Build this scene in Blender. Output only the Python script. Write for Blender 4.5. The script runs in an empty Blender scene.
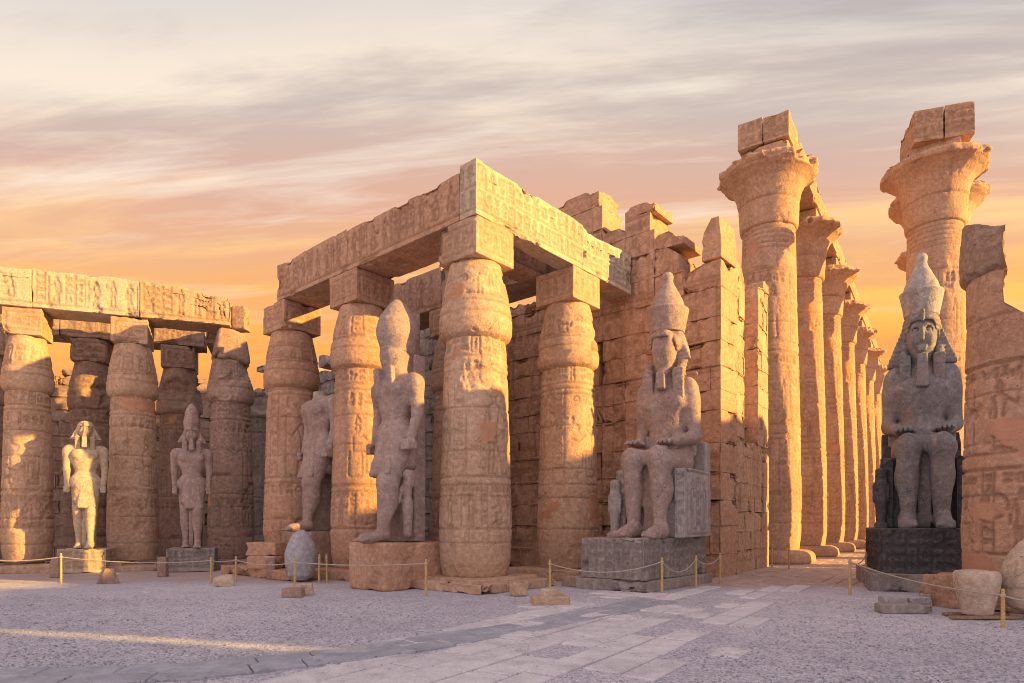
import bpy, math, random
import numpy as np
from mathutils import Vector, Matrix

# ------------------------------------------------------------------ camera, sky, sun, exposure
EYE, F, CX, HOR = 1.6, 640.0, 512.0, 525.0
sc = bpy.context.scene
sc.render.resolution_x, sc.render.resolution_y = 1024, 683
cd = bpy.data.cameras.new('camera')
cam = bpy.data.objects.new('camera', cd)
sc.collection.objects.link(cam)
cam.location = (0, 0, EYE)
cam.rotation_euler = (math.radians(90), 0, 0)
cd.sensor_width = 36.0
cd.lens = 36.0 * F / 1024.0
cd.shift_y = (HOR - 341.5) / 1024.0
cd.clip_start, cd.clip_end = 0.1, 4000
sc.camera = cam

SUN_AZ = math.radians(-15.8)      # direction to the sun, from +X towards -Y
SUN_EL = math.radians(14.0)
SUN_COL, SUN_STR = (1.0, 0.55, 0.12), 5.0
SKY_K, EXPO = 0.50, 1.12
sdir = Vector((math.cos(SUN_AZ) * math.cos(SUN_EL), math.sin(SUN_AZ) * math.cos(SUN_EL), math.sin(SUN_EL)))
sl = bpy.data.lights.new('sun', 'SUN')
sl.energy, sl.color, sl.angle = SUN_STR, SUN_COL, math.radians(0.55)
so = bpy.data.objects.new('sun', sl)
sc.collection.objects.link(so)
so.rotation_euler = sdir.to_track_quat('Z', 'Y').to_euler()
so.location = (40, -10, 30)

w = bpy.data.worlds.new("World")
sc.world = w
w.use_nodes = True
nt = w.node_tree
N, L = nt.nodes, nt.links
N.clear()
out = N.new('ShaderNodeOutputWorld')
tc = N.new('ShaderNodeTexCoord')
sep = N.new('ShaderNodeSeparateXYZ')
L.new(tc.outputs['Generated'], sep.inputs[0])


def wmath(op, a, b=None, c=None):
    n = N.new('ShaderNodeMath'); n.operation = op
    for i, v in enumerate((a, b, c)):
        if v is None: continue
        if isinstance(v, (int, float)): n.inputs[i].default_value = v
        else: L.new(v, n.inputs[i])
    return n.outputs[0]


def wramp(fac, stops, interp='LINEAR'):
    r = N.new('ShaderNodeValToRGB'); r.color_ramp.interpolation = interp
    while len(r.color_ramp.elements) < len(stops): r.color_ramp.elements.new(0.5)
    for e, (p, c) in zip(r.color_ramp.elements, stops):
        e.position = p; e.color = (c[0], c[1], c[2], 1)
    L.new(fac, r.inputs[0])
    return r.outputs[0]


def lin(r, g, b):
    f = lambda v: (v / 255 / 12.92) if v / 255 <= .04045 else ((v / 255 + .055) / 1.055) ** 2.4
    return (f(r), f(g), f(b))


def wnoise(scale3, scale, detail, rough, dist=0.0, rot=(0, 0, 0)):
    m = N.new('ShaderNodeMapping'); m.inputs['Scale'].default_value = scale3; m.inputs['Rotation'].default_value = rot
    L.new(tc.outputs['Generated'], m.inputs[0])
    n = N.new('ShaderNodeTexNoise'); n.inputs['Scale'].default_value = scale; n.inputs['Detail'].default_value = detail
    n.inputs['Roughness'].default_value = rough; n.inputs['Distortion'].default_value = dist
    L.new(m.outputs[0], n.inputs['Vector'])
    return n.outputs[0]


zz = wmath('ADD', wmath('MAXIMUM', sep.outputs[2], 0.0), 0.06)
cx_ = wmath('DIVIDE', sep.outputs[0], zz); cy_ = wmath('DIVIDE', sep.outputs[1], zz)


def cnoise(s2, scale, detail, rough, dist, rot, off):
    # streaks of high cloud in a flat layer overhead
    cb = N.new('ShaderNodeCombineXYZ'); L.new(cx_, cb.inputs[0]); L.new(cy_, cb.inputs[1]); cb.inputs[2].default_value = off
    m = N.new('ShaderNodeMapping'); m.inputs['Rotation'].default_value = (0, 0, rot)
    L.new(cb.outputs[0], m.inputs[0])
    m2 = N.new('ShaderNodeMapping'); m2.inputs['Scale'].default_value = (s2[0], s2[1], 1)
    L.new(m.outputs[0], m2.inputs[0])
    n = N.new('ShaderNodeTexNoise'); n.inputs['Scale'].default_value = scale; n.inputs['Detail'].default_value = detail
    n.inputs['Roughness'].default_value = rough; n.inputs['Distortion'].default_value = dist
    L.new(m2.outputs[0], n.inputs['Vector'])
    return n.outputs[0]


n1 = cnoise((.30, 1.0), 1.1, 4, .5, .3, .12, 0)
n2 = cnoise((.40, 1.9), 1.5, 8, .60, .45, .14, 3)
elev = sep.outputs[2]
ex = wmath('MULTIPLY', elev, wmath('ADD', wmath('MULTIPLY', wmath('MULTIPLY', sep.outputs[0], sep.outputs[0]), .65), 1.0))
e2 = wmath('ADD', ex, wmath('MULTIPLY', wmath('SUBTRACT', n1, .5), .12))
base = wramp(e2, [(0.0, lin(160, 88, 110)), (0.10, lin(214, 104, 84)), (0.18, lin(250, 142, 46)), (0.27, lin(255, 174, 52)),
                  (0.35, lin(255, 194, 88)), (0.43, lin(250, 202, 138)), (0.50, lin(243, 208, 176)), (0.57, lin(242, 224, 204)), (0.68, lin(205, 200, 198)), (1.0, lin(185, 190, 205))], 'EASE')
cl = wramp(e2, [(0.0, lin(180, 95, 100)), (0.22, lin(232, 140, 74)), (0.34, lin(232, 156, 104)), (0.45, lin(216, 160, 138)), (0.55, lin(186, 168, 162)), (0.75, lin(158, 154, 156))])
fac = wmath('MULTIPLY', wramp(n2, [(0.37, (0, 0, 0)), (0.60, (1, 1, 1))], 'EASE'), wramp(elev, [(0.12, (0.25,) * 3), (0.42, (.80,) * 3)]))
mx = N.new('ShaderNodeMix'); mx.data_type = 'RGBA'
L.new(fac, mx.inputs[0]); L.new(base, mx.inputs[6]); L.new(cl, mx.inputs[7])
hi = cnoise((.36, 2.0), 2.2, 8, .60, .4, .12, 9)
hf = wmath('MULTIPLY', wramp(hi, [(0.52, (0, 0, 0)), (0.72, (1, 1, 1))]), wramp(elev, [(0.2, (0, 0, 0)), (.45, (.75,) * 3)]))
mx2 = N.new('ShaderNodeMix'); mx2.data_type = 'RGBA'
mx2.inputs[7].default_value = (*lin(252, 240, 222), 1)
L.new(hf, mx2.inputs[0]); L.new(mx.outputs[2], mx2.inputs[6])
bg = N.new('ShaderNodeBackground'); bg.inputs[1].default_value = SKY_K
# sky behind the viewer tinted pink to fill shaded faces; zenith slightly dimmed
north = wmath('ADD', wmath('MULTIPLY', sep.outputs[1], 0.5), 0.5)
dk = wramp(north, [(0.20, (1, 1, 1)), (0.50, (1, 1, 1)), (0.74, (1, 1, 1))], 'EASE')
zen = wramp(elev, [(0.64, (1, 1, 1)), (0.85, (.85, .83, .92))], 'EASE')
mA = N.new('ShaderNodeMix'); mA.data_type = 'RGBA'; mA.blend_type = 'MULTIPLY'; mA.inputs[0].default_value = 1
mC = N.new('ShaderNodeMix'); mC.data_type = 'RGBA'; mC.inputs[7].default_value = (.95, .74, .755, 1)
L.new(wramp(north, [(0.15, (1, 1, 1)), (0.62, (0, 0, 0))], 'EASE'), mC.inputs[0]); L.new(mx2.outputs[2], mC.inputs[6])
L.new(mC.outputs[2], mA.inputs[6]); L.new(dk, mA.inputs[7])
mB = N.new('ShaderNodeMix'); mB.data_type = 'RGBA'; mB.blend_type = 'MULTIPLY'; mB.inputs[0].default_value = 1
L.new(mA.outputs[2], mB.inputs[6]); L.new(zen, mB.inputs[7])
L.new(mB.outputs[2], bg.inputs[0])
sky = N.new('ShaderNodeTexSky'); sky.sky_type = 'NISHITA'; sky.sun_disc = False
sky.sun_elevation = SUN_EL; sky.sun_rotation = math.radians(90) - SUN_AZ
bg2 = N.new('ShaderNodeBackground'); bg2.inputs[1].default_value = 0.006
L.new(sky.outputs[0], bg2.inputs[0])
ad = N.new('ShaderNodeAddShader')
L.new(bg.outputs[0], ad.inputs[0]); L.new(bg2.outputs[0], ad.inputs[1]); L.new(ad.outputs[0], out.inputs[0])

sc.view_settings.view_transform = 'Standard'
sc.view_settings.look = 'None'
sc.view_settings.exposure = EXPO
sc.view_settings.gamma = 1.0
sc.cycles.filter_width = 1.0
sc.cycles.max_bounces = 6
sc.cycles.diffuse_bounces = 2

# ------------------------------------------------------------------ numpy tools
def _h(ix, iy, iz, s):
    n = (ix * 374761393 + iy * 668265263 + iz * 2147483647 + s * 974711) & 0xffffffff
    n = ((n ^ (n >> 13)) * 1274126177) & 0xffffffff
    n = ((n ^ (n >> 15)) * 2246822519) & 0xffffffff
    return ((n ^ (n >> 16)) & 0xffffff).astype(np.float32) / 16777215.0


def vnoise(P, seed=0):
    i = np.floor(P).astype(np.int64); f = (P - i).astype(np.float32); f = f * f * (3 - 2 * f)
    r = 0
    for dx in (0, 1):
        wx = f[..., 0] if dx else 1 - f[..., 0]
        for dy in (0, 1):
            wy = f[..., 1] if dy else 1 - f[..., 1]
            for dz in (0, 1):
                wz = f[..., 2] if dz else 1 - f[..., 2]
                r = r + wx * wy * wz * _h(i[..., 0] + dx, i[..., 1] + dy, i[..., 2] + dz, seed)
    return r * 2 - 1


def fbm(P, scale, octaves=3, seed=0, rough=.5):
    P = np.asarray(P, dtype=np.float64)
    r, a, t = 0, 1.0, 0
    for o in range(octaves):
        r = r + a * vnoise(P * scale * 2 ** o + 17.3 * o, seed + o * 31); t += a; a *= rough
    return r / t


def sstep(a, b, x):
    t = np.clip((x - a) / (b - a), 0, 1); return t * t * (3 - 2 * t)


# --- carved signs: polylines in a unit box (x right, y up)
def arc(cx, cy, r, a0=0, a1=360, n=12, ry=None):
    ry = ry or r
    return [(cx + r * math.cos(math.radians(a0 + (a1 - a0) * k / n)), cy + ry * math.sin(math.radians(a0 + (a1 - a0) * k / n))) for k in range(n + 1)]


GLYPHS = [
    [arc(.5, .5, .3), arc(.5, .5, .06, n=5)],
    [[(0, .45), (.15, .6), (.3, .4), (.45, .6), (.6, .4), (.75, .6), (.9, .4), (1, .5)], [(0, .2), (.15, .35), (.3, .15), (.45, .35), (.6, .15), (.75, .35), (.9, .15), (1, .25)]],
    [[(.1, .7), (.3, .85), (.45, .7), (.75, .45), (1, .3), (.6, .3), (.35, .35), (.25, .55), (.1, .7)], [(.45, .3), (.45, 0), (.6, 0)], [(.6, .3), (.6, .05)]],
    [[(.35, 0), (.35, .8), (.5, 1), (.65, .8), (.65, 0), (.35, 0)]],
    [arc(.5, .72, .17, ry=.24), [(.5, .48), (.5, 0)], [(.15, .42), (.85, .42)]],
    [arc(.5, .3, .4, 0, 180), [(.1, .3), (.9, .3)]],
    [[(.1, .2), (.9, .2), (.9, .75), (.1, .75), (.1, .2)], [(.35, .2), (.35, .5)]],
    [arc(.5, .85, .12), [(.5, .7), (.35, .5), (.3, .25), (.75, .25), (.75, 0), (.9, 0)], [(.4, .55), (.75, .6), (.85, .75)], [(.3, .25), (.25, 0), (.5, 0)]],
    [[(0, .5), (.25, .7), (.5, .75), (.8, .65), (1, .5), (.75, .38), (.5, .35), (.2, .4), (0, .5)], arc(.5, .55, .1), [(.45, .35), (.4, .1)]],
    [[(.2, 0), (.25, .5), (.2, .95), (.4, .75), (.6, .95), (.55, .5), (.6, 0)], [(.2, .3), (.6, .3)]],
    [[(.1, 0), (.1, .9), (.3, .9)], [(.45, 0), (.45, .9), (.65, .9)], [(.8, 0), (.8, .9), (1, .9)]],
    [[(0, .5), (1, .5), (1, .35), (0, .35), (0, .5)], [(.1, .8), (.9, .8)]],
    [[(.5, 0), (.5, .6), (.2, .95)], [(.5, .6), (.8, .95)], [(.25, .3), (.75, .3)]],
    [arc(.45, .45, .35, 40, 330), [(.45, .45), (.75, .45)], [(.8, .1), (.8, .9)]],
    [[(.15, .1), (.5, .9), (.85, .1), (.15, .1)]],
    [[(.05, .3), (.3, .45), (.6, .4), (.85, .7), (.95, .62), (.8, .35), (.75, .1)], [(.3, .42), (.25, .1)], [(.05, .3), (0, .5)]],
]
CART = [arc(.5, .12, .42, 180, 360, 8, .1) + arc(.5, .88, .42, 0, 180, 8, .1) + [(.08, .12)], [(0, -.02), (1, -.02)]]
FIGURES = [
    [arc(.45, .90, .055, n=9, ry=.045), [(.38, .93), (.44, 1.0), (.55, .99), (.52, .93)], [(.45, .855), (.3, .82), (.36, .60), (.34, .5), (.30, .38), (.52, .38), (.50, .5), (.52, .6), (.60, .82), (.45, .855)],
     [(.34, .40), (.33, .2), (.30, .02), (.46, .02)], [(.44, .40), (.43, .18), (.40, .02)], [(.50, .40), (.60, .2), (.64, .02), (.80, .02)], [(.6, .80), (.75, .66), (.92, .72)], [(.3, .8), (.22, .6), (.2, .45)], [(.92, .98), (.92, .02)]],
    [arc(.5, .9, .055, n=9, ry=.045), [(.42, .95), (.5, 1.05), (.58, .95)], [(.5, .855), (.36, .82), (.42, .6), (.36, .06), (.62, .06), (.58, .6), (.64, .82), (.5, .855)], [(.64, .8), (.86, .7), (.9, .86)], [(.36, .8), (.28, .55)], [(.3, .03), (.74, .03)]],
    [arc(.5, .78, .06, n=9, ry=.05), [(.5, .72), (.38, .68), (.40, .45), (.7, .45), (.7, .15), (.85, .15)], [(.62, .68), (.8, .58), (.95, .62)], [(.3, .45), (.3, .1), (.6, .1), (.6, .42)], [(.44, .84), (.48, .97), (.58, .86)]],
]


class Canvas:
    """height map of carving, in metres of surface; 1 inside a cut line"""
    def __init__(s, w, h, res=.02):
        s.w, s.h, s.res = w, h, res
        s.a = np.zeros((int(h / res) + 2, int(w / res) + 2), dtype=np.float32)

    def poly(s, pts, width=.03, amt=1.0):
        hw = width / 2
        for (x0, y0), (x1, y1) in zip(pts[:-1], pts[1:]):
            m = hw + 2 * s.res
            i0, i1 = int((min(x0, x1) - m) / s.res), int((max(x0, x1) + m) / s.res) + 1
            j0, j1 = int((min(y0, y1) - m) / s.res), int((max(y0, y1) + m) / s.res) + 1
            i0, j0 = max(i0, 0), max(j0, 0); i1, j1 = min(i1, s.a.shape[1]), min(j1, s.a.shape[0])
            if i1 <= i0 or j1 <= j0: continue
            X, Y = np.meshgrid(np.arange(i0, i1) * s.res, np.arange(j0, j1) * s.res)
            dx, dy = x1 - x0, y1 - y0; q = dx * dx + dy * dy + 1e-9
            t = np.clip(((X - x0) * dx + (Y - y0) * dy) / q, 0, 1)
            d = np.hypot(X - x0 - t * dx, Y - y0 - t * dy)
            v = amt * (1 - sstep(hw * .5, hw + s.res, d))
            s.a[j0:j1, i0:i1] = np.maximum(s.a[j0:j1, i0:i1], v)

    def sign(s, g, x, y, w_, h_, width=.03, flip=False):
        for p in g:
            s.poly([(x + w_ * ((1 - a) if flip else a), y + h_ * b) for a, b in p], width)

    def text_row(s, rng, x0, x1, y, h_, width=.03, cart=.12):
        x = x0 + .05
        while x < x1 - h_ * .4:
            if rng.random() < cart:
                w_ = h_ * .62; s.sign(CART, x, y + .04 * h_, w_, h_ * .92, width)
                for k in range(3): s.sign(rng.choice(GLYPHS), x + w_ * .22, y + h_ * (.14 + .26 * k), w_ * .56, h_ * .2, width * .8)
                x += w_ * 1.25; continue
            r = rng.random()
            if r < .45:
                w_ = h_ * rng.uniform(.45, .7); s.sign(rng.choice(GLYPHS), x, y + .06 * h_, w_, h_ * .88, width, rng.random() < .5)
            else:
                w_ = h_ * rng.uniform(.4, .6)
                for k in range(2): s.sign(rng.choice(GLYPHS), x, y + h_ * (.06 + .47 * k), w_, h_ * .4, width)
            x += w_ + h_ * .14

    def text_col(s, rng, x, w_, y0, y1, width=.03):
        s.poly([(x, y0), (x, y1)], width * .8); s.poly([(x + w_, y0), (x + w_, y1)], width * .8)
        y = y1 - w_ * .9
        while y > y0:
            s.sign(rng.choice(GLYPHS), x + w_ * .15, y, w_ * .7, w_ * .75, width); y -= w_ * .95

    def scene(s, rng, x0, x1, y0, y1, width=.035):
        """row of offering figures with columns of signs above"""
        s.poly([(x0, y0), (x1, y0)], width); s.poly([(x0, y1), (x1, y1)], width)
        x = x0 + .08; hh = y1 - y0
        while x < x1 - hh * .4:
            w_ = hh * .45
            s.sign(rng.choice(FIGURES), x, y0 + .03, w_, hh * .74, width, rng.random() < .5)
            s.text_row(rng, x, x + w_, y0 + hh * .82, hh * .15, width * .8, 0)
            x += w_ + hh * .05
            if rng.random() < .35:
                s.text_col(rng, x, hh * .13, y0 + .05, y1 - .05, width * .8); x += hh * .2

    def sample(s, u, v):
        x = np.clip(u / s.res, 0, s.a.shape[1] - 2); y = np.clip(v / s.res, 0, s.a.shape[0] - 2)
        i, j = x.astype(int), y.astype(int); fx, fy = x - i, y - j
        a = s.a
        return (a[j, i] * (1 - fx) + a[j, i + 1] * fx) * (1 - fy) + (a[j + 1, i] * (1 - fx) + a[j + 1, i + 1] * fx) * fy


class Acc:
    def __init__(s): s.v, s.q, s.p, s.c, s.n = [], [], [], [], 0
    def add(s, V, Q, patch=None, carve=None):
        V = np.asarray(V, dtype=np.float32).reshape(-1, 3); Q = np.asarray(Q, dtype=np.int64)
        s.v.append(V); s.q.append(Q + s.n); s.p.append(np.zeros(len(V), np.float32) if patch is None else np.asarray(patch, np.float32)); s.c.append(np.zeros(len(V), np.float32) if carve is None else np.asarray(carve, np.float32)); s.n += len(V)
        return s


MATS = {}


def build(name, acc, mat, parent=None, smooth=True, loc=(0, 0, 0), rz=0.0, weld=False):
    V, P = np.concatenate(acc.v), np.concatenate(acc.p)
    Q = np.concatenate(acc.q) if all(q.shape[1] == acc.q[0].shape[1] for q in acc.q) else None
    me = bpy.data.meshes.new(name)
    k = Q.shape[1]
    me.vertices.add(len(V)); me.vertices.foreach_set('co', V.ravel())
    me.loops.add(len(Q) * k); me.loops.foreach_set('vertex_index', Q.ravel().astype(np.int32))
    me.polygons.add(len(Q)); me.polygons.foreach_set('loop_start', np.arange(0, len(Q) * k, k, dtype=np.int32))
    me.update(calc_edges=True); me.validate()
    at = me.attributes.new('patch', 'FLOAT', 'POINT')
    if len(at.data) == len(P): at.data.foreach_set('value', P)
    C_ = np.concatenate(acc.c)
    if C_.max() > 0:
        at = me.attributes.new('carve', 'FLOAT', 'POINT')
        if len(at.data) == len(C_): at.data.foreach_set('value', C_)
    me.polygons.foreach_set('use_smooth', np.full(len(me.polygons), smooth, dtype=bool))
    me.materials.append(MATS[mat])
    o = bpy.data.objects.new(name, me)
    sc.collection.objects.link(o)
    o.location = loc; o.rotation_euler = (0, 0, rz)
    if parent: o.parent = parent
    return o


def thing(name, label, cat, loc=(0, 0, 0), rz=0.0, group=None):
    o = bpy.data.objects.new(name, None)
    sc.collection.objects.link(o)
    o.location = loc; o.rotation_euler = (0, 0, rz); o.empty_display_size = .3
    return tag(o, label, cat, group)


def tag(o, label, cat, group=None):
    o['label'] = label; o['category'] = cat; o['kind'] = 'thing'
    if group: o['group'] = group
    return o


def struct(o, kind='structure'):
    o['kind'] = kind; return o


# --- surface of revolution with drums, carving and wear
def lathe(profile, res=.035, seed=1, joints=(), canvas=None, cdepth=.022, wear=1.0, chips=1.0, patches=0.0, cap=True, cut=None, facet=None, vj=True, chip_at=()):
    pz = np.array([p[0] for p in profile], float); pr = np.array([p[1] for p in profile], float)
    rmax = pr.max(); nt_ = max(24, int(2 * math.pi * rmax / res))
    seg = np.hypot(np.diff(pz), np.diff(pr)); t = np.concatenate([[0], np.cumsum(seg)])
    ns = max(4, int(t[-1] / res)); ts = np.linspace(0, t[-1], ns + 1)
    z = np.interp(ts, t, pz); r = np.interp(ts, t, pr)
    th = np.arange(nt_) * 2 * math.pi / nt_
    Z, T = np.meshgrid(z, th, indexing='ij'); R = np.repeat(r[:, None], nt_, 1)
    P = np.stack([R * np.cos(T), R * np.sin(T), Z], -1)
    low = fbm(P, .7, 3, seed); mid = fbm(P, 3.2, 3, seed + 5); fine = fbm(P, 11, 2, seed + 9)
    d = wear * (.022 * low + .008 * mid + .005 * fine)
    patch = np.zeros_like(d); carve = np.zeros_like(d)
    if patches > 0:
        pn = fbm(P * np.array([1, 1, 1.3]), .75, 4, seed + 77)
        patch = sstep(.42 - patches, .46 - patches, pn)
    if canvas is not None:
        u = (T / (2 * math.pi)) * canvas.w; g = canvas.sample(u, Z - z[0])
        fade = sstep(-.35, .1, fbm(P, .9, 3, seed + 40) + .25)
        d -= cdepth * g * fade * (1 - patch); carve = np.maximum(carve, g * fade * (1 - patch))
    rng = random.Random(seed)
    for zj in joints:
        wob = .02 * vnoise(np.stack([T * 1.5, Z * 0, Z * 0 + zj], -1), seed)
        d -= (.028 + .02 * mid) * np.exp(-((Z - zj - wob) / .022) ** 2) * (1 - .5 * patch)
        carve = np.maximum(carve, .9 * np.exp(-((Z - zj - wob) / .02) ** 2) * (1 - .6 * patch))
        # broken arrises along the joint
        bn = fbm(P, 1.7, 2, seed + int(zj * 10))
        d -= chips * .05 * sstep(.22, .55, bn) * np.exp(-((Z - zj) / .09) ** 2)
    if vj and len(joints) > 1:
        js = [z.min()] + list(joints) + [z.max()]
        for a, b in zip(js[:-1], js[1:]):
            t0 = rng.uniform(0, math.pi)
            for tt in (t0, t0 + math.pi):
                dt = np.abs((T - tt + math.pi) % (2 * math.pi) - math.pi) * R
                d -= .022 * np.exp(-(dt / .02) ** 2) * ((Z > a) & (Z < b)) * (1 - .6 * patch)
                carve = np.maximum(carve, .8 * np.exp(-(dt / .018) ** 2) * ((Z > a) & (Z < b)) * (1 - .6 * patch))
    cn = fbm(P, 1.3, 4, seed + 21)
    d -= chips * (.035 * sstep(.34, .39, cn) + .03 * sstep(.48, .53, cn)) * (1 - patch)
    for (zc, ac, size, depth) in chip_at:     # one large break in the surface
        dt = np.abs((T - math.radians(ac) + math.pi) % (2 * math.pi) - math.pi) * R
        q = np.hypot(dt, Z - zc) / size + .35 * fbm(P, 1.6, 3, seed + 60)
        d -= depth * (1 - sstep(.75, 1.0, q))
    d = d * (1 - .7 * patch) + .004 * patch
    R2 = np.maximum(R + d, .02)
    if facet is not None: R2 = R2 * facet(T, Z)
    X, Y, ZZ = R2 * np.cos(T), R2 * np.sin(T), Z + .012 * wear * mid
    if cut is not None:
        X, Y, ZZ = cut(X, Y, ZZ, T)
    V = np.stack([X, Y, ZZ], -1).reshape(-1, 3)
    i, j = np.meshgrid(np.arange(ns), np.arange(nt_), indexing='ij')
    a = i * nt_ + j; b = i * nt_ + (j + 1) % nt_
    Q = np.stack([a, b, b + nt_, a + nt_], -1).reshape(-1, 4)
    acc = Acc()
    pa = patch.reshape(-1); ca_ = carve.reshape(-1)
    if cap:
        rings = [];
        for row, flip in ((0, True), (ns, False)):
            cen = V[row * nt_:(row + 1) * nt_].mean(0); prev = np.arange(nt_) + row * nt_
            for k in (.66, .33, .02):
                ring = cen + (V[row * nt_:(row + 1) * nt_] - cen) * k
                ring[:, 2] += .02 * fbm(ring, 2.5, 2, seed + 3)
                idx = np.arange(nt_) + len(V) + sum(len(x) for x in rings)
                rings.append(ring)
                pn, cn2 = np.roll(prev, -1), np.roll(idx, -1)
                q = np.stack([prev, idx, cn2, pn], -1) if flip else np.stack([prev, pn, cn2, idx], -1)
                Q = np.concatenate([Q, q]); prev = idx
        V = np.concatenate([V] + rings); pa = np.concatenate([pa, np.zeros(len(V) - len(pa))]); ca_ = np.concatenate([ca_, np.zeros(len(V) - len(ca_))])
    acc.add(V, Q, pa, ca_)
    return acc


# --- weathered stone block: box (sx, sy, sz) standing on z=0, centred on x,y
def block(acc, size, centre=(0, 0, 0), rz=0.0, res=.06, e=.05, seed=1, wear=1.0, chips=1.0, face_fn=None, tilt=None, warp=None, patches=0.0, er_fn=None):
    sx, sy, sz = size; h = np.array(size) / 2.0
    e = min(e, .45 * min(size))
    nx, ny, nz = [max(2, int(round(s / res))) for s in size]
    def coords(n, hh):
        c = np.linspace(-hh, hh, n + 1)
        return np.unique(np.concatenate([c, [-hh + e, hh - e, -hh + e * .4, hh - e * .4]]).round(5))
    cx, cy, cz = coords(nx, h[0]), coords(ny, h[1]), coords(nz, h[2])
    cs = (cx, cy, cz); Vs, Qs = [], []; off = 0
    for ax in range(3):
        u, v = [(1, 2), (2, 0), (0, 1)][ax]
        U, Vv = np.meshgrid(cs[u], cs[v], indexing='ij')
        nu, nv = len(cs[u]), len(cs[v])
        i, j = np.meshgrid(np.arange(nu - 1), np.arange(nv - 1), indexing='ij')
        a = (i * nv + j).ravel()
        for sgn in (1, -1):
            A = np.empty(U.shape + (3,)); A[..., ax] = sgn * h[ax]; A[..., u] = U; A[..., v] = Vv
            q = np.stack([a, a + nv, a + nv + 1, a + 1], -1) if sgn > 0 else np.stack([a, a + 1, a + nv + 1, a + nv], -1)
            Vs.append(A.reshape(-1, 3)); Qs.append(q + off); off += U.size
    V = np.concatenate(Vs); Q = np.concatenate(Qs)
    key = np.round(V * 10000).astype(np.int64)
    _, idx, inv = np.unique(key, axis=0, return_index=True, return_inverse=True)
    inv = inv.ravel(); V = V[idx]; Q = inv[Q]
    Wp = V + np.array(centre) + seed * 3.17
    core = np.clip(V, -h + e, h - e); nrm = V - core; ln = np.linalg.norm(nrm, axis=1, keepdims=True); nrm = nrm / np.maximum(ln, 1e-6)
    edge = (np.abs(nrm).max(1) < .98).astype(float)
    near = np.sort((h - np.abs(V)), axis=1)[:, 1]      # distance to the nearest edge
    P = core + nrm * e
    low = fbm(Wp, .8, 3, seed); mid = fbm(Wp, 3.0, 3, seed + 4); fine = fbm(Wp, 10, 2, seed + 8)
    d = wear * (.016 * low + .007 * mid + .005 * fine)
    cn = fbm(Wp, 1.6, 4, seed + 11)
    d -= chips * (.09 * sstep(.10, .5, cn) * np.exp(-(near / .16) ** 2) + .032 * sstep(.34, .39, cn))
    patch = np.zeros(len(V))
    if patches > 0: patch = sstep(.42 - patches, .46 - patches, fbm(Wp, .75, 4, seed + 77)); d = d * (1 - .7 * patch)
    carve = np.zeros(len(V))
    if face_fn is not None:
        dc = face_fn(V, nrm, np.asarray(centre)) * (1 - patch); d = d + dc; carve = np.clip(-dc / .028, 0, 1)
    if er_fn is not None: d = d + er_fn(V, nrm, np.asarray(centre))
    P = P + nrm * d[:, None]
    if warp is not None: P = warp(P)
    P = P + np.array(centre) + np.array([0, 0, h[2]])
    if tilt: P = (np.array(Matrix.Rotation(tilt[1], 3, tilt[0])) @ (P - np.array(centre)).T).T + np.array(centre)
    c, s = math.cos(rz), math.sin(rz)
    if rz: P = np.stack([c * P[:, 0] - s * P[:, 1], s * P[:, 0] + c * P[:, 1], P[:, 2]], -1)
    acc.add(P, Q, patch, carve)
    return acc


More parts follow.
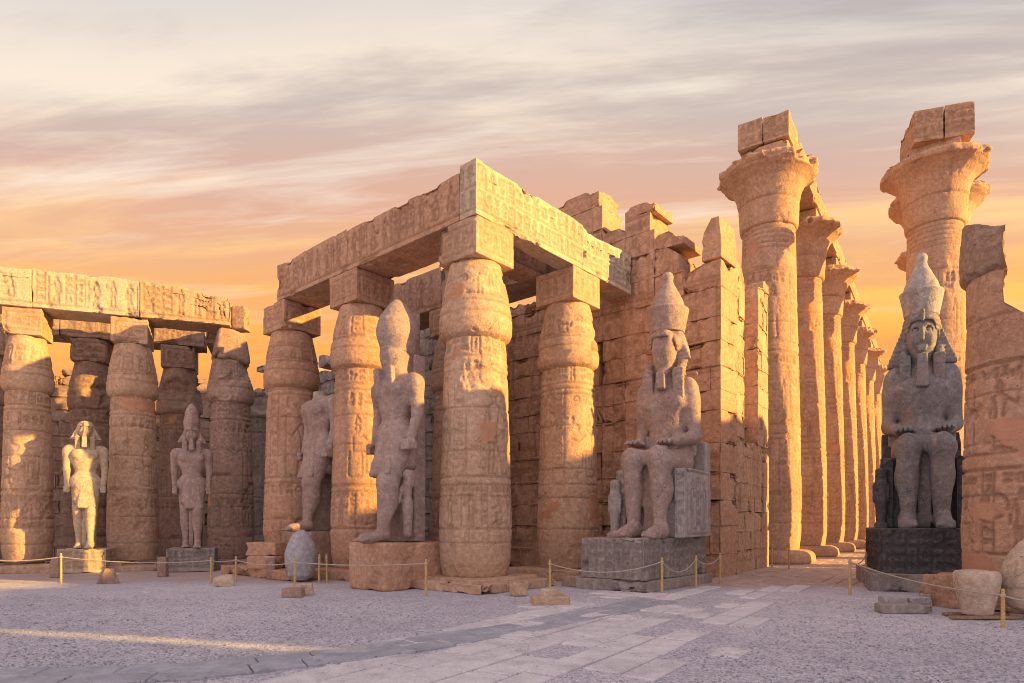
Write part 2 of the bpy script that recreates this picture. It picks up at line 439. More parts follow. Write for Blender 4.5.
# --- coursed masonry: runs along x from 0 to length, front face at y=0, thickness to +y
def masonry(acc, length, top_fn, thick, seed=1, course=(.75, 1.05), blen=(1.0, 2.2), res=.08, canvas=None, cdepth=.03, right_step=None, z0=0.0, proud=.010, chips=1.0, patches=.0, left_fn=None, right_fn=None, e=.012, erode=.05, breaks=()):
    rng = random.Random(seed); z = z0; k = 0
    zmax = max(top_fn(x) for x in np.linspace(0, length, 60))
    while z < zmax - .15:
        ch = rng.uniform(*course)
        x = -rng.uniform(0, blen[0]) * .5; 
        while x < length:
            bl = rng.uniform(*blen)
            for br in breaks:
                if x + .02 < br < x + bl: bl = br - x
            x0, x1 = max(x, 0), min(x + bl, length)
            if length - x1 < .35: x1 = length
            xm = (x0 + x1) / 2
            tp = top_fn(xm)
            if x1 - x0 > .12 and tp > z + ch * .35:
                hgt = ch if tp > z + ch * .9 else max(.3, tp - z)
                lim0 = left_fn(z + ch / 2) if left_fn else 0
                lim1 = right_fn(z + ch / 2) if right_fn else length
                a, b = max(x0, lim0), min(x1, lim1)
                if b - a > .2:
                    seed2 = seed * 1000 + k
                    oy = rng.uniform(-proud, proud)
                    fn = None
                    if canvas is not None:
                        def fn(V, n, c, oy=oy, z=z, hgt=hgt):
                            g = canvas.sample(V[:, 0] + c[0], V[:, 2] + hgt / 2 + z - z0)
                            return -cdepth * g * (n[:, 1] < -.9)
                    topb = tp < z + ch + .45; wp = None; chp = chips
                    if topb:
                        chp = chips * 1.9; sg, dr = rng.choice((-1, 1)), (rng.uniform(.1, .4) if hgt > .5 else .03)
                        def wp(P, sg=sg, dr=dr, hw=(b - a) / 2, hgt=hgt, k=k):
                            f = np.clip(sg * P[:, 0] / hw, 0, 1) * (P[:, 2] > 0) * (P[:, 2] / (hgt / 2))
                            nz = fbm(np.stack([P[:, 0], P[:, 1], P[:, 0] * 0 + k], -1), 1.8, 4, seed + k, .6)
                            P[:, 2] -= np.minimum(hgt * .8, dr * f + .12 * (P[:, 2] > 0) * (P[:, 2] / (hgt / 2)) * sstep(-.1, .3, nz))
                            return P
                    def er(V, n, c, z=z, hgt=hgt):
                        q = np.stack([V[:, 0] + c[0], V[:, 2] + hgt / 2 + z, V[:, 0] * 0 + seed], -1)
                        q2 = fbm(q, .55, 4, seed, .6)
                        return -erode * (sstep(.12, .30, q2) + .5 * sstep(.35, .42, q2)) * (n[:, 1] < -.5)
                    block(acc, (b - a - .003, thick, hgt - .003), ((a + b) / 2, thick / 2 + oy, z), res=res, e=e, seed=seed2, chips=chp, warp=wp, face_fn=fn, patches=patches, er_fn=er)
            k += 1
            x += bl
            if length - x < .35: break
        z += ch
    return acc


# --- implicit solids
class Solid:
    def __init__(s, lo, hi, h):
        s.h = h; s.lo = np.array(lo, float)
        n = [int(math.ceil((b - a) / h)) + 1 for a, b in zip(lo, hi)]
        g = [np.float32(lo[i]) + np.arange(n[i], dtype=np.float32) * np.float32(h) for i in range(3)]
        s.X, s.Y, s.Z = g[0][:, None, None], g[1][None, :, None], g[2][None, None, :]
        s.F = np.full(n, 9.0, np.float32)

    def _apply(s, d, k, op='u'):
        if op == 'u':
            hh = np.maximum(k - np.abs(s.F - d), 0) / k
            s.F = np.minimum(s.F, d) - hh * hh * k * .25
        elif op == 's':
            d = -d; hh = np.maximum(k - np.abs(s.F - d), 0) / k
            s.F = np.maximum(s.F, d) + hh * hh * k * .25
        return s

    def cone(s, a, b, ra, rb, k=.05, op='u', flat=(1, 1, 1)):
        """tapered round limb from a to b; flat squeezes the section"""
        ax, ay, az = a; bx, by, bz = b
        fx, fy, fz = flat
        px, py, pz = (s.X - ax) / fx, (s.Y - ay) / fy, (s.Z - az) / fz
        dx, dy, dz = (bx - ax) / fx, (by - ay) / fy, (bz - az) / fz
        t = np.clip((px * dx + py * dy + pz * dz) / (dx * dx + dy * dy + dz * dz + 1e-9), 0, 1)
        d = np.sqrt((px - t * dx) ** 2 + (py - t * dy) ** 2 + (pz - t * dz) ** 2) - (ra + (rb - ra) * t)
        return s._apply(d * min(flat), k, op)

    def ell(s, c, r, k=.05, op='u'):
        x, y, z = (s.X - c[0]) / r[0], (s.Y - c[1]) / r[1], (s.Z - c[2]) / r[2]
        l = np.sqrt(x * x + y * y + z * z)
        return s._apply((l - 1) * min(r), k, op)

    def box(s, c, hs, rd=.03, k=.03, op='u', rx=0.0, ry=0.0, rz=0.0, taper=(0, 0)):
        """rounded box; taper = growth of the half sizes in x and y per metre of height"""
        M = np.array((Matrix.Rotation(rz, 3, 'Z') @ Matrix.Rotation(ry, 3, 'Y') @ Matrix.Rotation(rx, 3, 'X')).inverted())
        x, y, z = s.X - c[0], s.Y - c[1], s.Z - c[2]
        if rx or ry or rz:
            x, y, z = [M[i, 0] * x + M[i, 1] * y + M[i, 2] * z for i in range(3)]
        qx = np.abs(x) - np.maximum(hs[0] + taper[0] * z, .01) + rd; qy = np.abs(y) - np.maximum(hs[1] + taper[1] * z, .01) + rd; qz = np.abs(z) - hs[2] + rd
        d = np.sqrt(np.maximum(qx, 0) ** 2 + np.maximum(qy, 0) ** 2 + np.maximum(qz, 0) ** 2) + np.minimum(np.maximum(np.maximum(qx, qy), qz), 0) - rd
        return s._apply(d, k, op)

    def rev(s, c, prof, k=.02, op='u', sq=(1, 1)):
        """solid of revolution about a vertical axis from (z, r) pairs"""
        z = (s.Z - c[2]).ravel(); r = np.interp(z, [p[0] for p in prof], [p[1] for p in prof]).astype(np.float32)
        rad = np.sqrt(((s.X - c[0]) / sq[0]) ** 2 + ((s.Y - c[1]) / sq[1]) ** 2)
        d = (rad - r[None, None, :]) * .9
        z0, z1 = prof[0][0], prof[-1][0]
        dz = np.maximum(z0 - z, z - z1)[None, None, :]
        return s._apply(np.maximum(d, dz), k, op)

    def raw(s, d, k=.02, op='u'): return s._apply(d.astype(np.float32), k, op)

    def mesh(s, seed=1, amp=(.012, .006), scale=(2.0, 9.0), xf=None):
        Fp = s.F; nx, ny, nz = Fp.shape
        ins = Fp < 0
        acc_p = np.zeros((nx - 1, ny - 1, nz - 1, 3), np.float32); cnt = np.zeros((nx - 1, ny - 1, nz - 1), np.float32)
        for ax in range(3):
            o = [(0, 0), (1, 0), (0, 1), (1, 1)]
            for (p, q) in o:
                st = [0, 0, 0]; other = [i for i in range(3) if i != ax]
                st[other[0]], st[other[1]] = p, q
                en = list(st); en[ax] = 1
                s0 = tuple(slice(st[i], st[i] + (Fp.shape[i] - 1)) for i in range(3))
                s1 = tuple(slice(en[i], en[i] + (Fp.shape[i] - 1)) for i in range(3))
                a, b = Fp[s0], Fp[s1]
                m = (a < 0) != (b < 0)
                t = np.where(m, a / np.where(m, a - b, 1), 0)
                pos = [np.float32(st[i]) for i in range(3)]
                for i in range(3):
                    val = (t if i == ax else pos[i])
                    acc_p[..., i] += np.where(m, val, 0)
                cnt += m
        act = cnt > 0
        idx = np.full(act.shape, -1, np.int64); I = np.argwhere(act); idx[act] = np.arange(len(I))
        V = s.lo + (I + acc_p[act] / cnt[act][:, None]) * s.h
        quads = []
        for ax in range(3):
            b_, c_ = [i for i in range(3) if i != ax]
            sl = [slice(1, -1)] * 3; sl[ax] = slice(0, Fp.shape[ax] - 1)
            sl2 = list(sl); sl2[ax] = slice(1, Fp.shape[ax])
            a, b = ins[tuple(sl)], ins[tuple(sl2)]
            m = a != b
            E = np.argwhere(m); off = np.array([1, 1, 1]); off[ax] = 0; E = E + off
            fl = a[m]
            def at(db, dc):
                e_ = E.copy(); e_[:, b_] -= db; e_[:, c_] -= dc
                return idx[e_[:, 0], e_[:, 1], e_[:, 2]]
            q = np.stack([at(1, 1), at(0, 1), at(0, 0), at(1, 0)], -1)
            rev = ~fl if ax != 1 else fl
            q[rev] = q[rev][:, ::-1]
            quads.append(q)
        Q = np.concatenate(quads); Q = Q[(Q >= 0).all(1)]
        # vertex normals for the weathering
        n = np.zeros_like(V)
        fn = np.cross(V[Q[:, 1]] - V[Q[:, 0]], V[Q[:, 2]] - V[Q[:, 0]])
        for k in range(4): np.add.at(n, Q[:, k], fn)
        n /= np.maximum(np.linalg.norm(n, axis=1, keepdims=True), 1e-9)
        V = V + n * (amp[0] * fbm(V, scale[0], 3, seed) + amp[1] * fbm(V, scale[1], 2, seed + 7))[:, None]
        if xf is not None: V = xf(V)
        return Acc().add(V, Q)


# ------------------------------------------------------------------ materials
def nodes(name):
    m = bpy.data.materials.new(name); m.use_nodes = True; t = m.node_tree
    t.nodes.clear()
    o = t.nodes.new('ShaderNodeOutputMaterial'); b = t.nodes.new('ShaderNodeBsdfPrincipled')
    t.links.new(b.outputs[0], o.inputs[0]); MATS[name] = m
    return m, t, b


def stone(name, c1, c2, c3, stain=None, patchcol=(.58, .32, .19), rough=.88, sc1=.45, sc2=8.0, speck=.0, speckcol=(.8, .8, .8), bump=.6, bscale=22, streak=.35, cut_dark=.36):
    m, t, b = nodes(name); N_, L_ = t.nodes, t.links
    tcn = N_.new('ShaderNodeTexCoord'); oi = N_.new('ShaderNodeObjectInfo')
    vm = N_.new('ShaderNodeVectorMath'); vm.operation = 'MULTIPLY_ADD'
    cmb = N_.new('ShaderNodeCombineXYZ')
    for i in range(3): L_.new(oi.outputs['Random'], cmb.inputs[i])
    L_.new(cmb.outputs[0], vm.inputs[0]); vm.inputs[1].default_value = (37, 53, 71); L_.new(tcn.outputs['Object'], vm.inputs[2])
    vec = vm.outputs[0]
    def noise(scale, detail, rough_, s3=(1, 1, 1), dist=0.0):
        mp = N_.new('ShaderNodeMapping'); mp.inputs['Scale'].default_value = s3; L_.new(vec, mp.inputs[0])
        n = N_.new('ShaderNodeTexNoise'); n.inputs['Scale'].default_value = scale; n.inputs['Detail'].default_value = detail
        n.inputs['Roughness'].default_value = rough_; n.inputs['Distortion'].default_value = dist; L_.new(mp.outputs[0], n.inputs['Vector'])
        return n.outputs[0]
    def ramp(f, stops):
        r = N_.new('ShaderNodeValToRGB')
        while len(r.color_ramp.elements) < len(stops): r.color_ramp.elements.new(.5)
        for e_, (p, c) in zip(r.color_ramp.elements, stops): e_.position = p; e_.color = (*c, 1)
        L_.new(f, r.inputs[0]); return r.outputs[0]
    def mix(f, a, bb, mode='MIX'):
        x = N_.new('ShaderNodeMix'); x.data_type = 'RGBA'; x.blend_type = mode
        if isinstance(f, float): x.inputs[0].default_value = f
        else: L_.new(f, x.inputs[0])
        for k, v in ((6, a), (7, bb)):
            if isinstance(v, tuple): x.inputs[k].default_value = (*v, 1)
            else: L_.new(v, x.inputs[k])
        return x.outputs[2]
    nA = noise(sc1, 6, .6, (1, 1, 1.2), .3); nB = noise(sc2, 7, .75)
    col = ramp(nA, [(.30, c1), (.5, c2), (.70, c3)])
    col = mix(.55, col, ramp(nB, [(.34, tuple(v * .60 for v in c2)), (.5, c2), (.66, tuple(min(v * 1.30, .85) for v in c3))]))
    nS = noise(1.3, 5, .62, (1, 1, .28), .5)
    col = mix(ramp(nS, [(.50, (0, 0, 0)), (.72, (streak,) * 3)]), col, stain or tuple(v * .45 for v in c1))
    sp = noise(34, 3, .7)
    col = mix(.5, col, ramp(sp, [(.25, (.55,) * 3), (.5, (1, 1, 1)), (.8, (1.25,) * 3)]), 'MULTIPLY')
    # sharp little pits and stains
    vo = N_.new('ShaderNodeTexVoronoi'); vo.inputs['Scale'].default_value = 3.5; vo.inputs['Randomness'].default_value = 1
    L_.new(vec, vo.inputs['Vector'])
    pit = ramp(vo.outputs['Distance'], [(.035, (1, 1, 1)), (.065, (0, 0, 0))])
    col = mix(pit, col, tuple(v * .35 for v in c1))
    if speck:
        s2 = noise(26, 4, .8); col = mix(ramp(s2, [(.55, (0, 0, 0)), (.68, (speck,) * 3)]), col, speckcol)
    pa = N_.new('ShaderNodeAttribute'); pa.attribute_name = 'patch'
    pc = ramp(noise(2.0, 4, .6), [(.3, tuple(v * .82 for v in patchcol)), (.7, tuple(min(1, v * 1.12) for v in patchcol))])
    col = mix(pa.outputs['Fac'], col, pc)
    # hairline cracks
    vd = N_.new('ShaderNodeTexVoronoi'); vd.feature = 'DISTANCE_TO_EDGE'; vd.inputs['Scale'].default_value = 1.1
    vw = N_.new('ShaderNodeVectorMath'); vw.operation = 'MULTIPLY_ADD'; nw = N_.new('ShaderNodeTexNoise'); nw.inputs['Scale'].default_value = 2.2; nw.inputs['Detail'].default_value = 6
    L_.new(vec, nw.inputs['Vector']); L_.new(nw.outputs['Color'], vw.inputs[0]); vw.inputs[1].default_value = (.9, .9, .9); L_.new(vec, vw.inputs[2]); L_.new(vw.outputs[0], vd.inputs['Vector'])
    ck = ramp(vd.outputs['Distance'], [(.0, (.75,) * 3), (.012, (0, 0, 0))])
    cm = N_.new('ShaderNodeMath'); cm.operation = 'MULTIPLY'; L_.new(ck, cm.inputs[0]); L_.new(ramp(noise(.9, 3, .5), [(.48, (0, 0, 0)), (.58, (1, 1, 1))]), cm.inputs[1])
    col = mix(cm.outputs[0], col, tuple(v * .4 for v in c1))
    # darker tone in the carved lines and joints
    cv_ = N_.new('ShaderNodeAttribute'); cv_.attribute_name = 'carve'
    cvm = N_.new('ShaderNodeMath'); cvm.operation = 'MULTIPLY'; cvm.inputs[1].default_value = cut_dark; L_.new(cv_.outputs['Fac'], cvm.inputs[0])
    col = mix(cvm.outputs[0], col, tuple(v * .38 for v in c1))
    L_.new(col, b.inputs['Base Color']); b.inputs['Roughness'].default_value = rough
    b.inputs['Specular IOR Level'].default_value = .25
    bn = noise(bscale, 6, .7); bn2 = noise(5, 4, .6)
    ma = N_.new('ShaderNodeMath'); ma.operation = 'MULTIPLY_ADD'; L_.new(bn2, ma.inputs[0]); ma.inputs[1].default_value = 1.6; L_.new(bn, ma.inputs[2])
    bp = N_.new('ShaderNodeBump'); bp.inputs['Strength'].default_value = bump; bp.inputs['Distance'].default_value = .05
    L_.new(ma.outputs[0], bp.inputs['Height']); L_.new(bp.outputs[0], b.inputs['Normal'])
    return m


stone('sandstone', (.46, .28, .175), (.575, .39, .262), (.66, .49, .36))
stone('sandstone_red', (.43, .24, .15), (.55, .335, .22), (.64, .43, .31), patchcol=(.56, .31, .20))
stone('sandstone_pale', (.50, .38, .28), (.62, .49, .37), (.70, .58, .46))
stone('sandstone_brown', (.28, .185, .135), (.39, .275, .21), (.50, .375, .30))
stone('rubble_grey', (.24, .21, .195), (.35, .31, .28), (.46, .41, .37))
stone('granite_grey', (.14, .138, .145), (.225, .22, .22), (.38, .345, .33), stain=(.30, .23, .20), speck=.45, speckcol=(.5, .46, .42), sc1=1.3, bump=.5, rough=.6, streak=.8)
stone('granite_dark', (.04, .04, .047), (.07, .07, .077), (.15, .145, .15), stain=(.20, .14, .11), speck=.35, speckcol=(.34, .32, .31), sc1=1.2, bump=.2, rough=.6)
stone('granite_pink', (.29, .215, .19), (.40, .305, .265), (.50, .40, .345), stain=(.26, .13, .10), speck=.3, speckcol=(.6, .5, .45), sc1=1.1, bump=.55, rough=.75, streak=.6)
stone('limestone', (.44, .33, .22), (.56, .44, .31), (.64, .53, .39), bump=.5)
stone('pebble_grey', (.30, .29, .31), (.44, .43, .45), (.6, .58, .6), speck=.3)


def simple(name, col, rough=.7, nscale=30, var=.3):
    m, t, b = nodes(name)
    n = t.nodes.new('ShaderNodeTexNoise'); n.inputs['Scale'].default_value = nscale; n.inputs['Detail'].default_value = 4
    tcn = t.nodes.new('ShaderNodeTexCoord'); t.links.new(tcn.outputs['Object'], n.inputs['Vector'])
    r = t.nodes.new('ShaderNodeValToRGB'); r.color_ramp.elements[0].position = .3; r.color_ramp.elements[1].position = .7
    r.color_ramp.elements[0].color = (*[c * (1 - var) for c in col], 1); r.color_ramp.elements[1].color = (*[min(1, c * (1 + var)) for c in col], 1)
    t.links.new(n.outputs[0], r.inputs[0]); t.links.new(r.outputs[0], b.inputs['Base Color']); b.inputs['Roughness'].default_value = rough


simple('post_wood', (.55, .38, .16), .55)
simple('rope_fibre', (.48, .42, .34), .9, 60)
simple('plank_wood', (.30, .20, .12), .8)
simple('far_stone', (.34, .27, .25), .9, 1.5)


def ground_material(name, base, pave=False):
    m, t, b = nodes(name); N_, L_ = t.nodes, t.links
    tcn = N_.new('ShaderNodeTexCoord'); vec = tcn.outputs['Object']
    def noise(scale, detail, rough_):
        n = N_.new('ShaderNodeTexNoise'); n.inputs['Scale'].default_value = scale; n.inputs['Detail'].default_value = detail
        n.inputs['Roughness'].default_value = rough_; L_.new(vec, n.inputs['Vector']); return n.outputs[0]
    def ramp(f, stops):
        r = N_.new('ShaderNodeValToRGB')
        while len(r.color_ramp.elements) < len(stops): r.color_ramp.elements.new(.5)
        for e_, (p, c) in zip(r.color_ramp.elements, stops): e_.position = p; e_.color = (*c, 1)
        L_.new(f, r.inputs[0]); return r.outputs[0]
    def mix(f, a, bb, mode='MIX'):
        x = N_.new('ShaderNodeMix'); x.data_type = 'RGBA'; x.blend_type = mode
        if isinstance(f, float): x.inputs[0].default_value = f
        else: L_.new(f, x.inputs[0])
        for k, v in ((6, a), (7, bb)):
            if isinstance(v, tuple): x.inputs[k].default_value = (*v, 1)
            else: L_.new(v, x.inputs[k])
        return x.outputs[2]
    v1 = N_.new('ShaderNodeTexVoronoi'); v1.inputs['Scale'].default_value = 42; L_.new(vec, v1.inputs['Vector'])
    v2 = N_.new('ShaderNodeTexVoronoi'); v2.inputs['Scale'].default_value = 13; L_.new(vec, v2.inputs['Vector'])
    sx = N_.new('ShaderNodeSeparateColor'); L_.new(v1.outputs['Color'], sx.inputs[0])
    g = ramp(sx.outputs[0], [(0, tuple(c * .58 for c in base)), (.3, tuple(c * .88 for c in base)), (.75, tuple(c * 1.10 for c in base)), (1, tuple(min(.9, c * 1.55) for c in base))])
    big = ramp(noise(.22, 6, .65), [(.3, (.80, .80, .82)), (.7, (1.14, 1.12, 1.10))])
    col = mix(1.0, g, big, 'MULTIPLY')
    col = mix(1.0, col, ramp(noise(2.2, 5, .7), [(.3, (.86, .86, .88)), (.7, (1.12, 1.10, 1.08))]), 'MULTIPLY')
    # warm trodden sand towards the passage
    at = N_.new('ShaderNodeAttribute'); at.attribute_name = 'patch'
    wn = N_.new('ShaderNodeMath'); wn.operation = 'MULTIPLY_ADD'; L_.new(noise(1.1, 5, .7), wn.inputs[0]); wn.inputs[1].default_value = .9
    am = N_.new('ShaderNodeMath'); am.operation = 'ADD'; am.inputs[1].default_value = -.45; L_.new(at.outputs['Fac'], am.inputs[0]); L_.new(am.outputs[0], wn.inputs[2])
    wf = ramp(wn.outputs[0], [(.3, (0, 0, 0)), (.65, (.85,) * 3)])
    col = mix(wf, col, ramp(noise(9, 5, .75), [(.3, (.44, .32, .28)), (.7, (.60, .46, .40))]))
    L_.new(col, b.inputs['Base Color']); b.inputs['Roughness'].default_value = .9; b.inputs['Specular IOR Level'].default_value = .2
    bp = N_.new('ShaderNodeBump'); bp.inputs['Strength'].default_value = .9; bp.inputs['Distance'].default_value = .02
    mm = N_.new('ShaderNodeMath'); mm.operation = 'MULTIPLY_ADD'; L_.new(v1.outputs['Distance'], mm.inputs[0]); mm.inputs[1].default_value = -1.0
    L_.new(noise(60, 3, .7), mm.inputs[2])
    L_.new(mm.outputs[0], bp.inputs['Height']); L_.new(bp.outputs[0], b.inputs['Normal'])


ground_material('gravel', (.66, .67, .74))
stone('paving', (.60, .59, .61), (.71, .70, .715), (.80, .78, .79), sc1=.35, sc2=3, bump=.3, bscale=30, streak=.5, stain=(.40, .38, .40))
stone('paving_band', (.32, .34, .39), (.39, .41, .455), (.46, .475, .515), sc1=.35, sc2=3, bump=.2, bscale=30, streak=.2, stain=(.2, .2, .22))
stone('paving_sand', (.44, .33, .285), (.54, .42, .365), (.62, .50, .44), sc1=.4, sc2=3, bump=.25, bscale=20, streak=.2)

# ------------------------------------------------------------------ layout helpers
def at(px, Y): return ((px - CX) / F * Y, Y)
def on_line(px, p, d):
    """where the ray through column px of the survey meets the line p + t d; returns t"""
    k = (px - CX) / F
    return (k * p[1] - p[0]) / (d[0] - k * d[1])
def along(p, d, t): return (p[0] + d[0] * t, p[1] + d[1] * t)
def ang(d): return math.atan2(d[1], d[0])


CL = (-.756, .655); CR = (.657, .754)        # the two wall directions of the court corner
U = (.945, .325); UN = (-.325, .945)         # side portico and its inward direction
AX = (.562, .827)                            # direction of the great colonnade
C0 = (-.88, 15.7)                            # outer corner of the corner architrave
H_COL = (-.95, 16.69)

WEST_X, WEST_TOP = 32.0, 11.2
# ------------------------------------------------------------------ ground
def centre_line(Y):
    return np.interp(Y, [2, 6, 9, 13, 21, 27, 60, 90], [-2.6, -.75, .9, 2.9, 8.6, 13.2, 35.5, 56])


def make_ground():
    xs = np.unique(np.concatenate([-np.geomspace(16, 2500, 22), np.arange(-16, 15.01, .14), np.geomspace(15.2, 2500, 22)]))
    ys = np.unique(np.concatenate([-np.geomspace(1, 2500, 20), np.arange(0, 4, 1.0), np.arange(4, 24, .14), np.geomspace(24.2, 2500, 30)]))
    X, Y = np.meshgrid(xs, ys, indexing='ij')
    P = np.stack([X, Y, X * 0], -1)
    nearm = (np.abs(X) < 20) & (Y > 2) & (Y < 26)
    Z = np.where(nearm, .022 * fbm(P, .55, 3, 3) + .010 * fbm(P, 2.6, 2, 8) - .004, 0)
    warm = sstep(12.5, 21, Y) * (1 - sstep(2.2, 4.2, np.abs(X - centre_line(Y)))) * 1.0
    warm = np.maximum(warm, .62 * sstep(15.5, 19, Y) * (np.hypot(X, Y) < 60))
    V = np.stack([X, Y, Z], -1).reshape(-1, 3)
    nx, ny = X.shape
    i, j = np.meshgrid(np.arange(nx - 1), np.arange(ny - 1), indexing='ij'); a = (i * ny + j).ravel()
    Q = np.stack([a, a + ny, a + ny + 1, a + 1], -1)
    return build('ground', Acc().add(V, Q, warm.ravel()), 'gravel')


struct(make_ground())


def slab_box(acc, c, sx, sy, z, rz, th=.06, tilt=(0, 0)):
    x, y = sx / 2, sy / 2; b = .012
    V = []
    for (k, zz) in ((1.0, z - th), (1.0, z - b), (1 - 2 * b, z)):
        for (u, v) in ((-x, -y), (x, -y), (x, y), (-x, y)):
            uu, vv = u * (1 if k == 1 else 1 - b / x), v * (1 if k == 1 else 1 - b / y)
            V.append((uu, vv, zz + tilt[0] * uu + tilt[1] * vv))
    V = np.array(V); co, si = math.cos(rz), math.sin(rz)
    V = np.stack([c[0] + co * V[:, 0] - si * V[:, 1], c[1] + si * V[:, 0] + co * V[:, 1], V[:, 2]], -1)
    Q = [(8, 9, 10, 11)]
    for l in (0, 4):
        for k in range(4): Q.append((l + k, l + (k + 1) % 4, l + 4 + (k + 1) % 4, l + 4 + k))
    acc.add(V, Q)


def make_paving():
    rng = random.Random(4)
    a1, a2, a3 = Acc(), Acc(), Acc()
    rz = ang(AX); co, si = math.cos(rz), math.sin(rz)
    t = -16.0
    while t < 12:
        wd = rng.choice((.42, .5, .58)); s = 2 - rng.random()
        while s < 70:
            ln = rng.uniform(.6, 1.25)
            u, v = s + ln / 2, t + wd / 2
            X, Y = co * u - si * v, si * u + co * v
            s += ln
            if Y < 5.2 or Y > 62: continue
            off = (X - centre_line(Y)) * .80
            if Y < 16.5:
                lim = 1.9 + .5 * rng.random()
                keep = -1.9 < off < lim
                pr = .93 if off < .6 else .40
                if Y > 11: pr = .55
                if Y > 13.5: pr = .34
                if keep and rng.random() < pr:
                    slab_box(a1, (X, Y), ln - .045, wd - .045, .022 + rng.uniform(-.012, .006), rz + rng.uniform(-.012, .012), tilt=(rng.uniform(-.008, .008), rng.uniform(-.01, .01)))
            elif abs(off) < 2.9 and rng.random() < .85:
                slab_box(a3, (X, Y), ln - .025, wd - .025, .016 + rng.uniform(-.010, .006), rz + rng.uniform(-.012, .012), tilt=(rng.uniform(-.006, .006), rng.uniform(-.008, .008)))
        t += wd
    # kerb band of darker blocks along the path
    pts = [(-9.0, 6.2), (-5.8, 6.95), (-3.7, 7.35), (-2.3, 8.15), (-.1, 10.2), (1.6, 12.3), (2.6, 13.6)]
    for p, q in zip(pts[:-1], pts[1:]):
        d = np.array(q) - np.array(p); Ln = np.hypot(*d); d = d / Ln; n = np.array([d[1], -d[0]])
        for row in range(2):
            s = rng.uniform(-.3, 0)
            while s < Ln:
                ln = rng.uniform(.55, .9); c = np.array(p) + d * (s + ln / 2) + n * (.2 + row * .42)
                slab_box(a2, c, ln - .02, .40, .026 + rng.uniform(-.006, .006), ang(d) + rng.uniform(-.015, .015), tilt=(rng.uniform(-.006, .006), 0))
                s += ln
    struct(build('path', a1, 'paving', smooth=False))
    struct(build('path', a3, 'paving_sand', smooth=False))
    struct(build('kerb', a2, 'paving_band', smooth=False))


make_paving()

# ------------------------------------------------------------------ walls
def wall_canvas(Lw, Hw, seed, rowh=2.3, z0=1.0, width=.05):
    c = Canvas(Lw, Hw, .03); rng = random.Random(seed); z = z0
    while z + rowh < Hw:
        c.scene(rng, .1, Lw - .1, z, z + rowh, width); z += rowh + .12
    return c


def frame_at(o, d): return (o[0], o[1], 0), ang(d)


NCL = (.756, -.655)
# portal wall, front towards the court; local x runs from its far left end to the corner
LP = 9.2
o = along((6.33, 19.3), CL, LP)
def top_portal(x):
    t = LP - x
    for a, z in ((1.25, 9.9), (2.25, 11.0), (3.35, 12.2), (4.25, 11.6), (6.9, 13.35), (99, 10.2)):
        if t < a: return z + .12 * math.sin(t * 9.0)
def right_portal(z):
    return LP - .03
loc, rz = frame_at(o, NCL)
wt = thing('portal_wall', 'tall broken wall of carved blocks behind the seated colossus, its lit end facing the passage', 'wall', loc, rz)
acc = masonry(Acc(), LP, top_portal, 1.3, seed=3, res=.07, canvas=wall_canvas(LP, 14, 5, 2.6), cdepth=.035, right_fn=right_portal, course=(.60, 1.02), blen=(.7, 2.6), chips=.85, erode=.06, breaks=[LP - t for t in (6.9, 4.25, 3.35, 2.25, 1.25)])
block(acc, (.62, 1.2, 1.25), (LP - .34, .62, 9.72), res=.05, e=.03, seed=333, chips=2.0, warp=lambda P: np.stack([P[:, 0] * (1 - .22 * (P[:, 2] > 0) * P[:, 2] / .6), P[:, 1], P[:, 2] - .35 * np.clip(-P[:, 0] / .3, 0, 1) * (P[:, 2] > 0) * P[:, 2] / .6], -1))
build('front_face', acc, 'sandstone_red', wt)
# side of the portal wall, along the passage
def side_part(name, s0, s1, z0, z1, seed, inset=0.0, thick=1.8, jag=.5, mat='sandstone', blen=(.7, 1.5), course=(.6, .95), chips=.9):
    rng = random.Random(seed)
    steps = [rng.uniform(-jag, 0) for _ in range(12)]
    top = lambda x: z1 + steps[int(x / .8) % 12]
    a = masonry(Acc(), s1 - s0, top, thick, seed=seed, res=.07, z0=z0, course=course, blen=blen, canvas=wall_canvas(s1 - s0, z1 + 1, seed, 2.0, .4), cdepth=.02, chips=chips, proud=.012)
    p = along((6.33, 19.3), AX, s0); nrm = (-AX[1], AX[0]); p = along(p, nrm, inset + .03)
    ob = build(name, a, mat, None); ob.location = (p[0], p[1], 0); ob.rotation_euler = (0, 0, ang(AX))
    ob.parent = wt
    ob.matrix_parent_inverse = (Matrix.Translation(Vector(loc)) @ Matrix.Rotation(rz, 4, 'Z')).inverted()
    return ob
side_part('lower_side', 1.25, 6.3, 0, 4.5, 11, jag=.0)
side_part('upper_side', 1.25, 2.75, 4.5, 10.6, 12, jag=.7)
side_part('recess_face', 2.76, 4.6, 4.5, 10.6, 13, inset=.55, thick=1.2, jag=.3, mat='sandstone_red')
side_part('upper_pier', 4.62, 6.2, 4.5, 10.9, 14, jag=.6)

# long court wall behind the portico
LC = 21.0
o2 = along((6.33, 19.3), CL, LP + LC + .02)
o2 = (o2[0] + .2 * .655, o2[1] + .2 * .756)
def top_court(x):
    t = LP + LC - x
    return float(np.interp(t, [9, 12, 15, 17, 20, 24, 27, 30], [10.4, 10.6, 11.0, 10.6, 9.9, 10.3, 11.6, 9.0])) + .5 * math.sin(x * 3.1)
loc2, rz2 = frame_at(o2, NCL)
a = masonry(Acc(), LC, top_court, 1.2, seed=7, res=.10, canvas=wall_canvas(LC, 12, 6, 2.6), cdepth=.035, course=(.6, .85), blen=(.8, 1.8), chips=1.2)
tag(build('court_wall', a, 'rubble_grey', loc=loc2, rz=rz2), 'long weathered grey-brown block wall seen in the gaps behind the middle portico', 'wall')

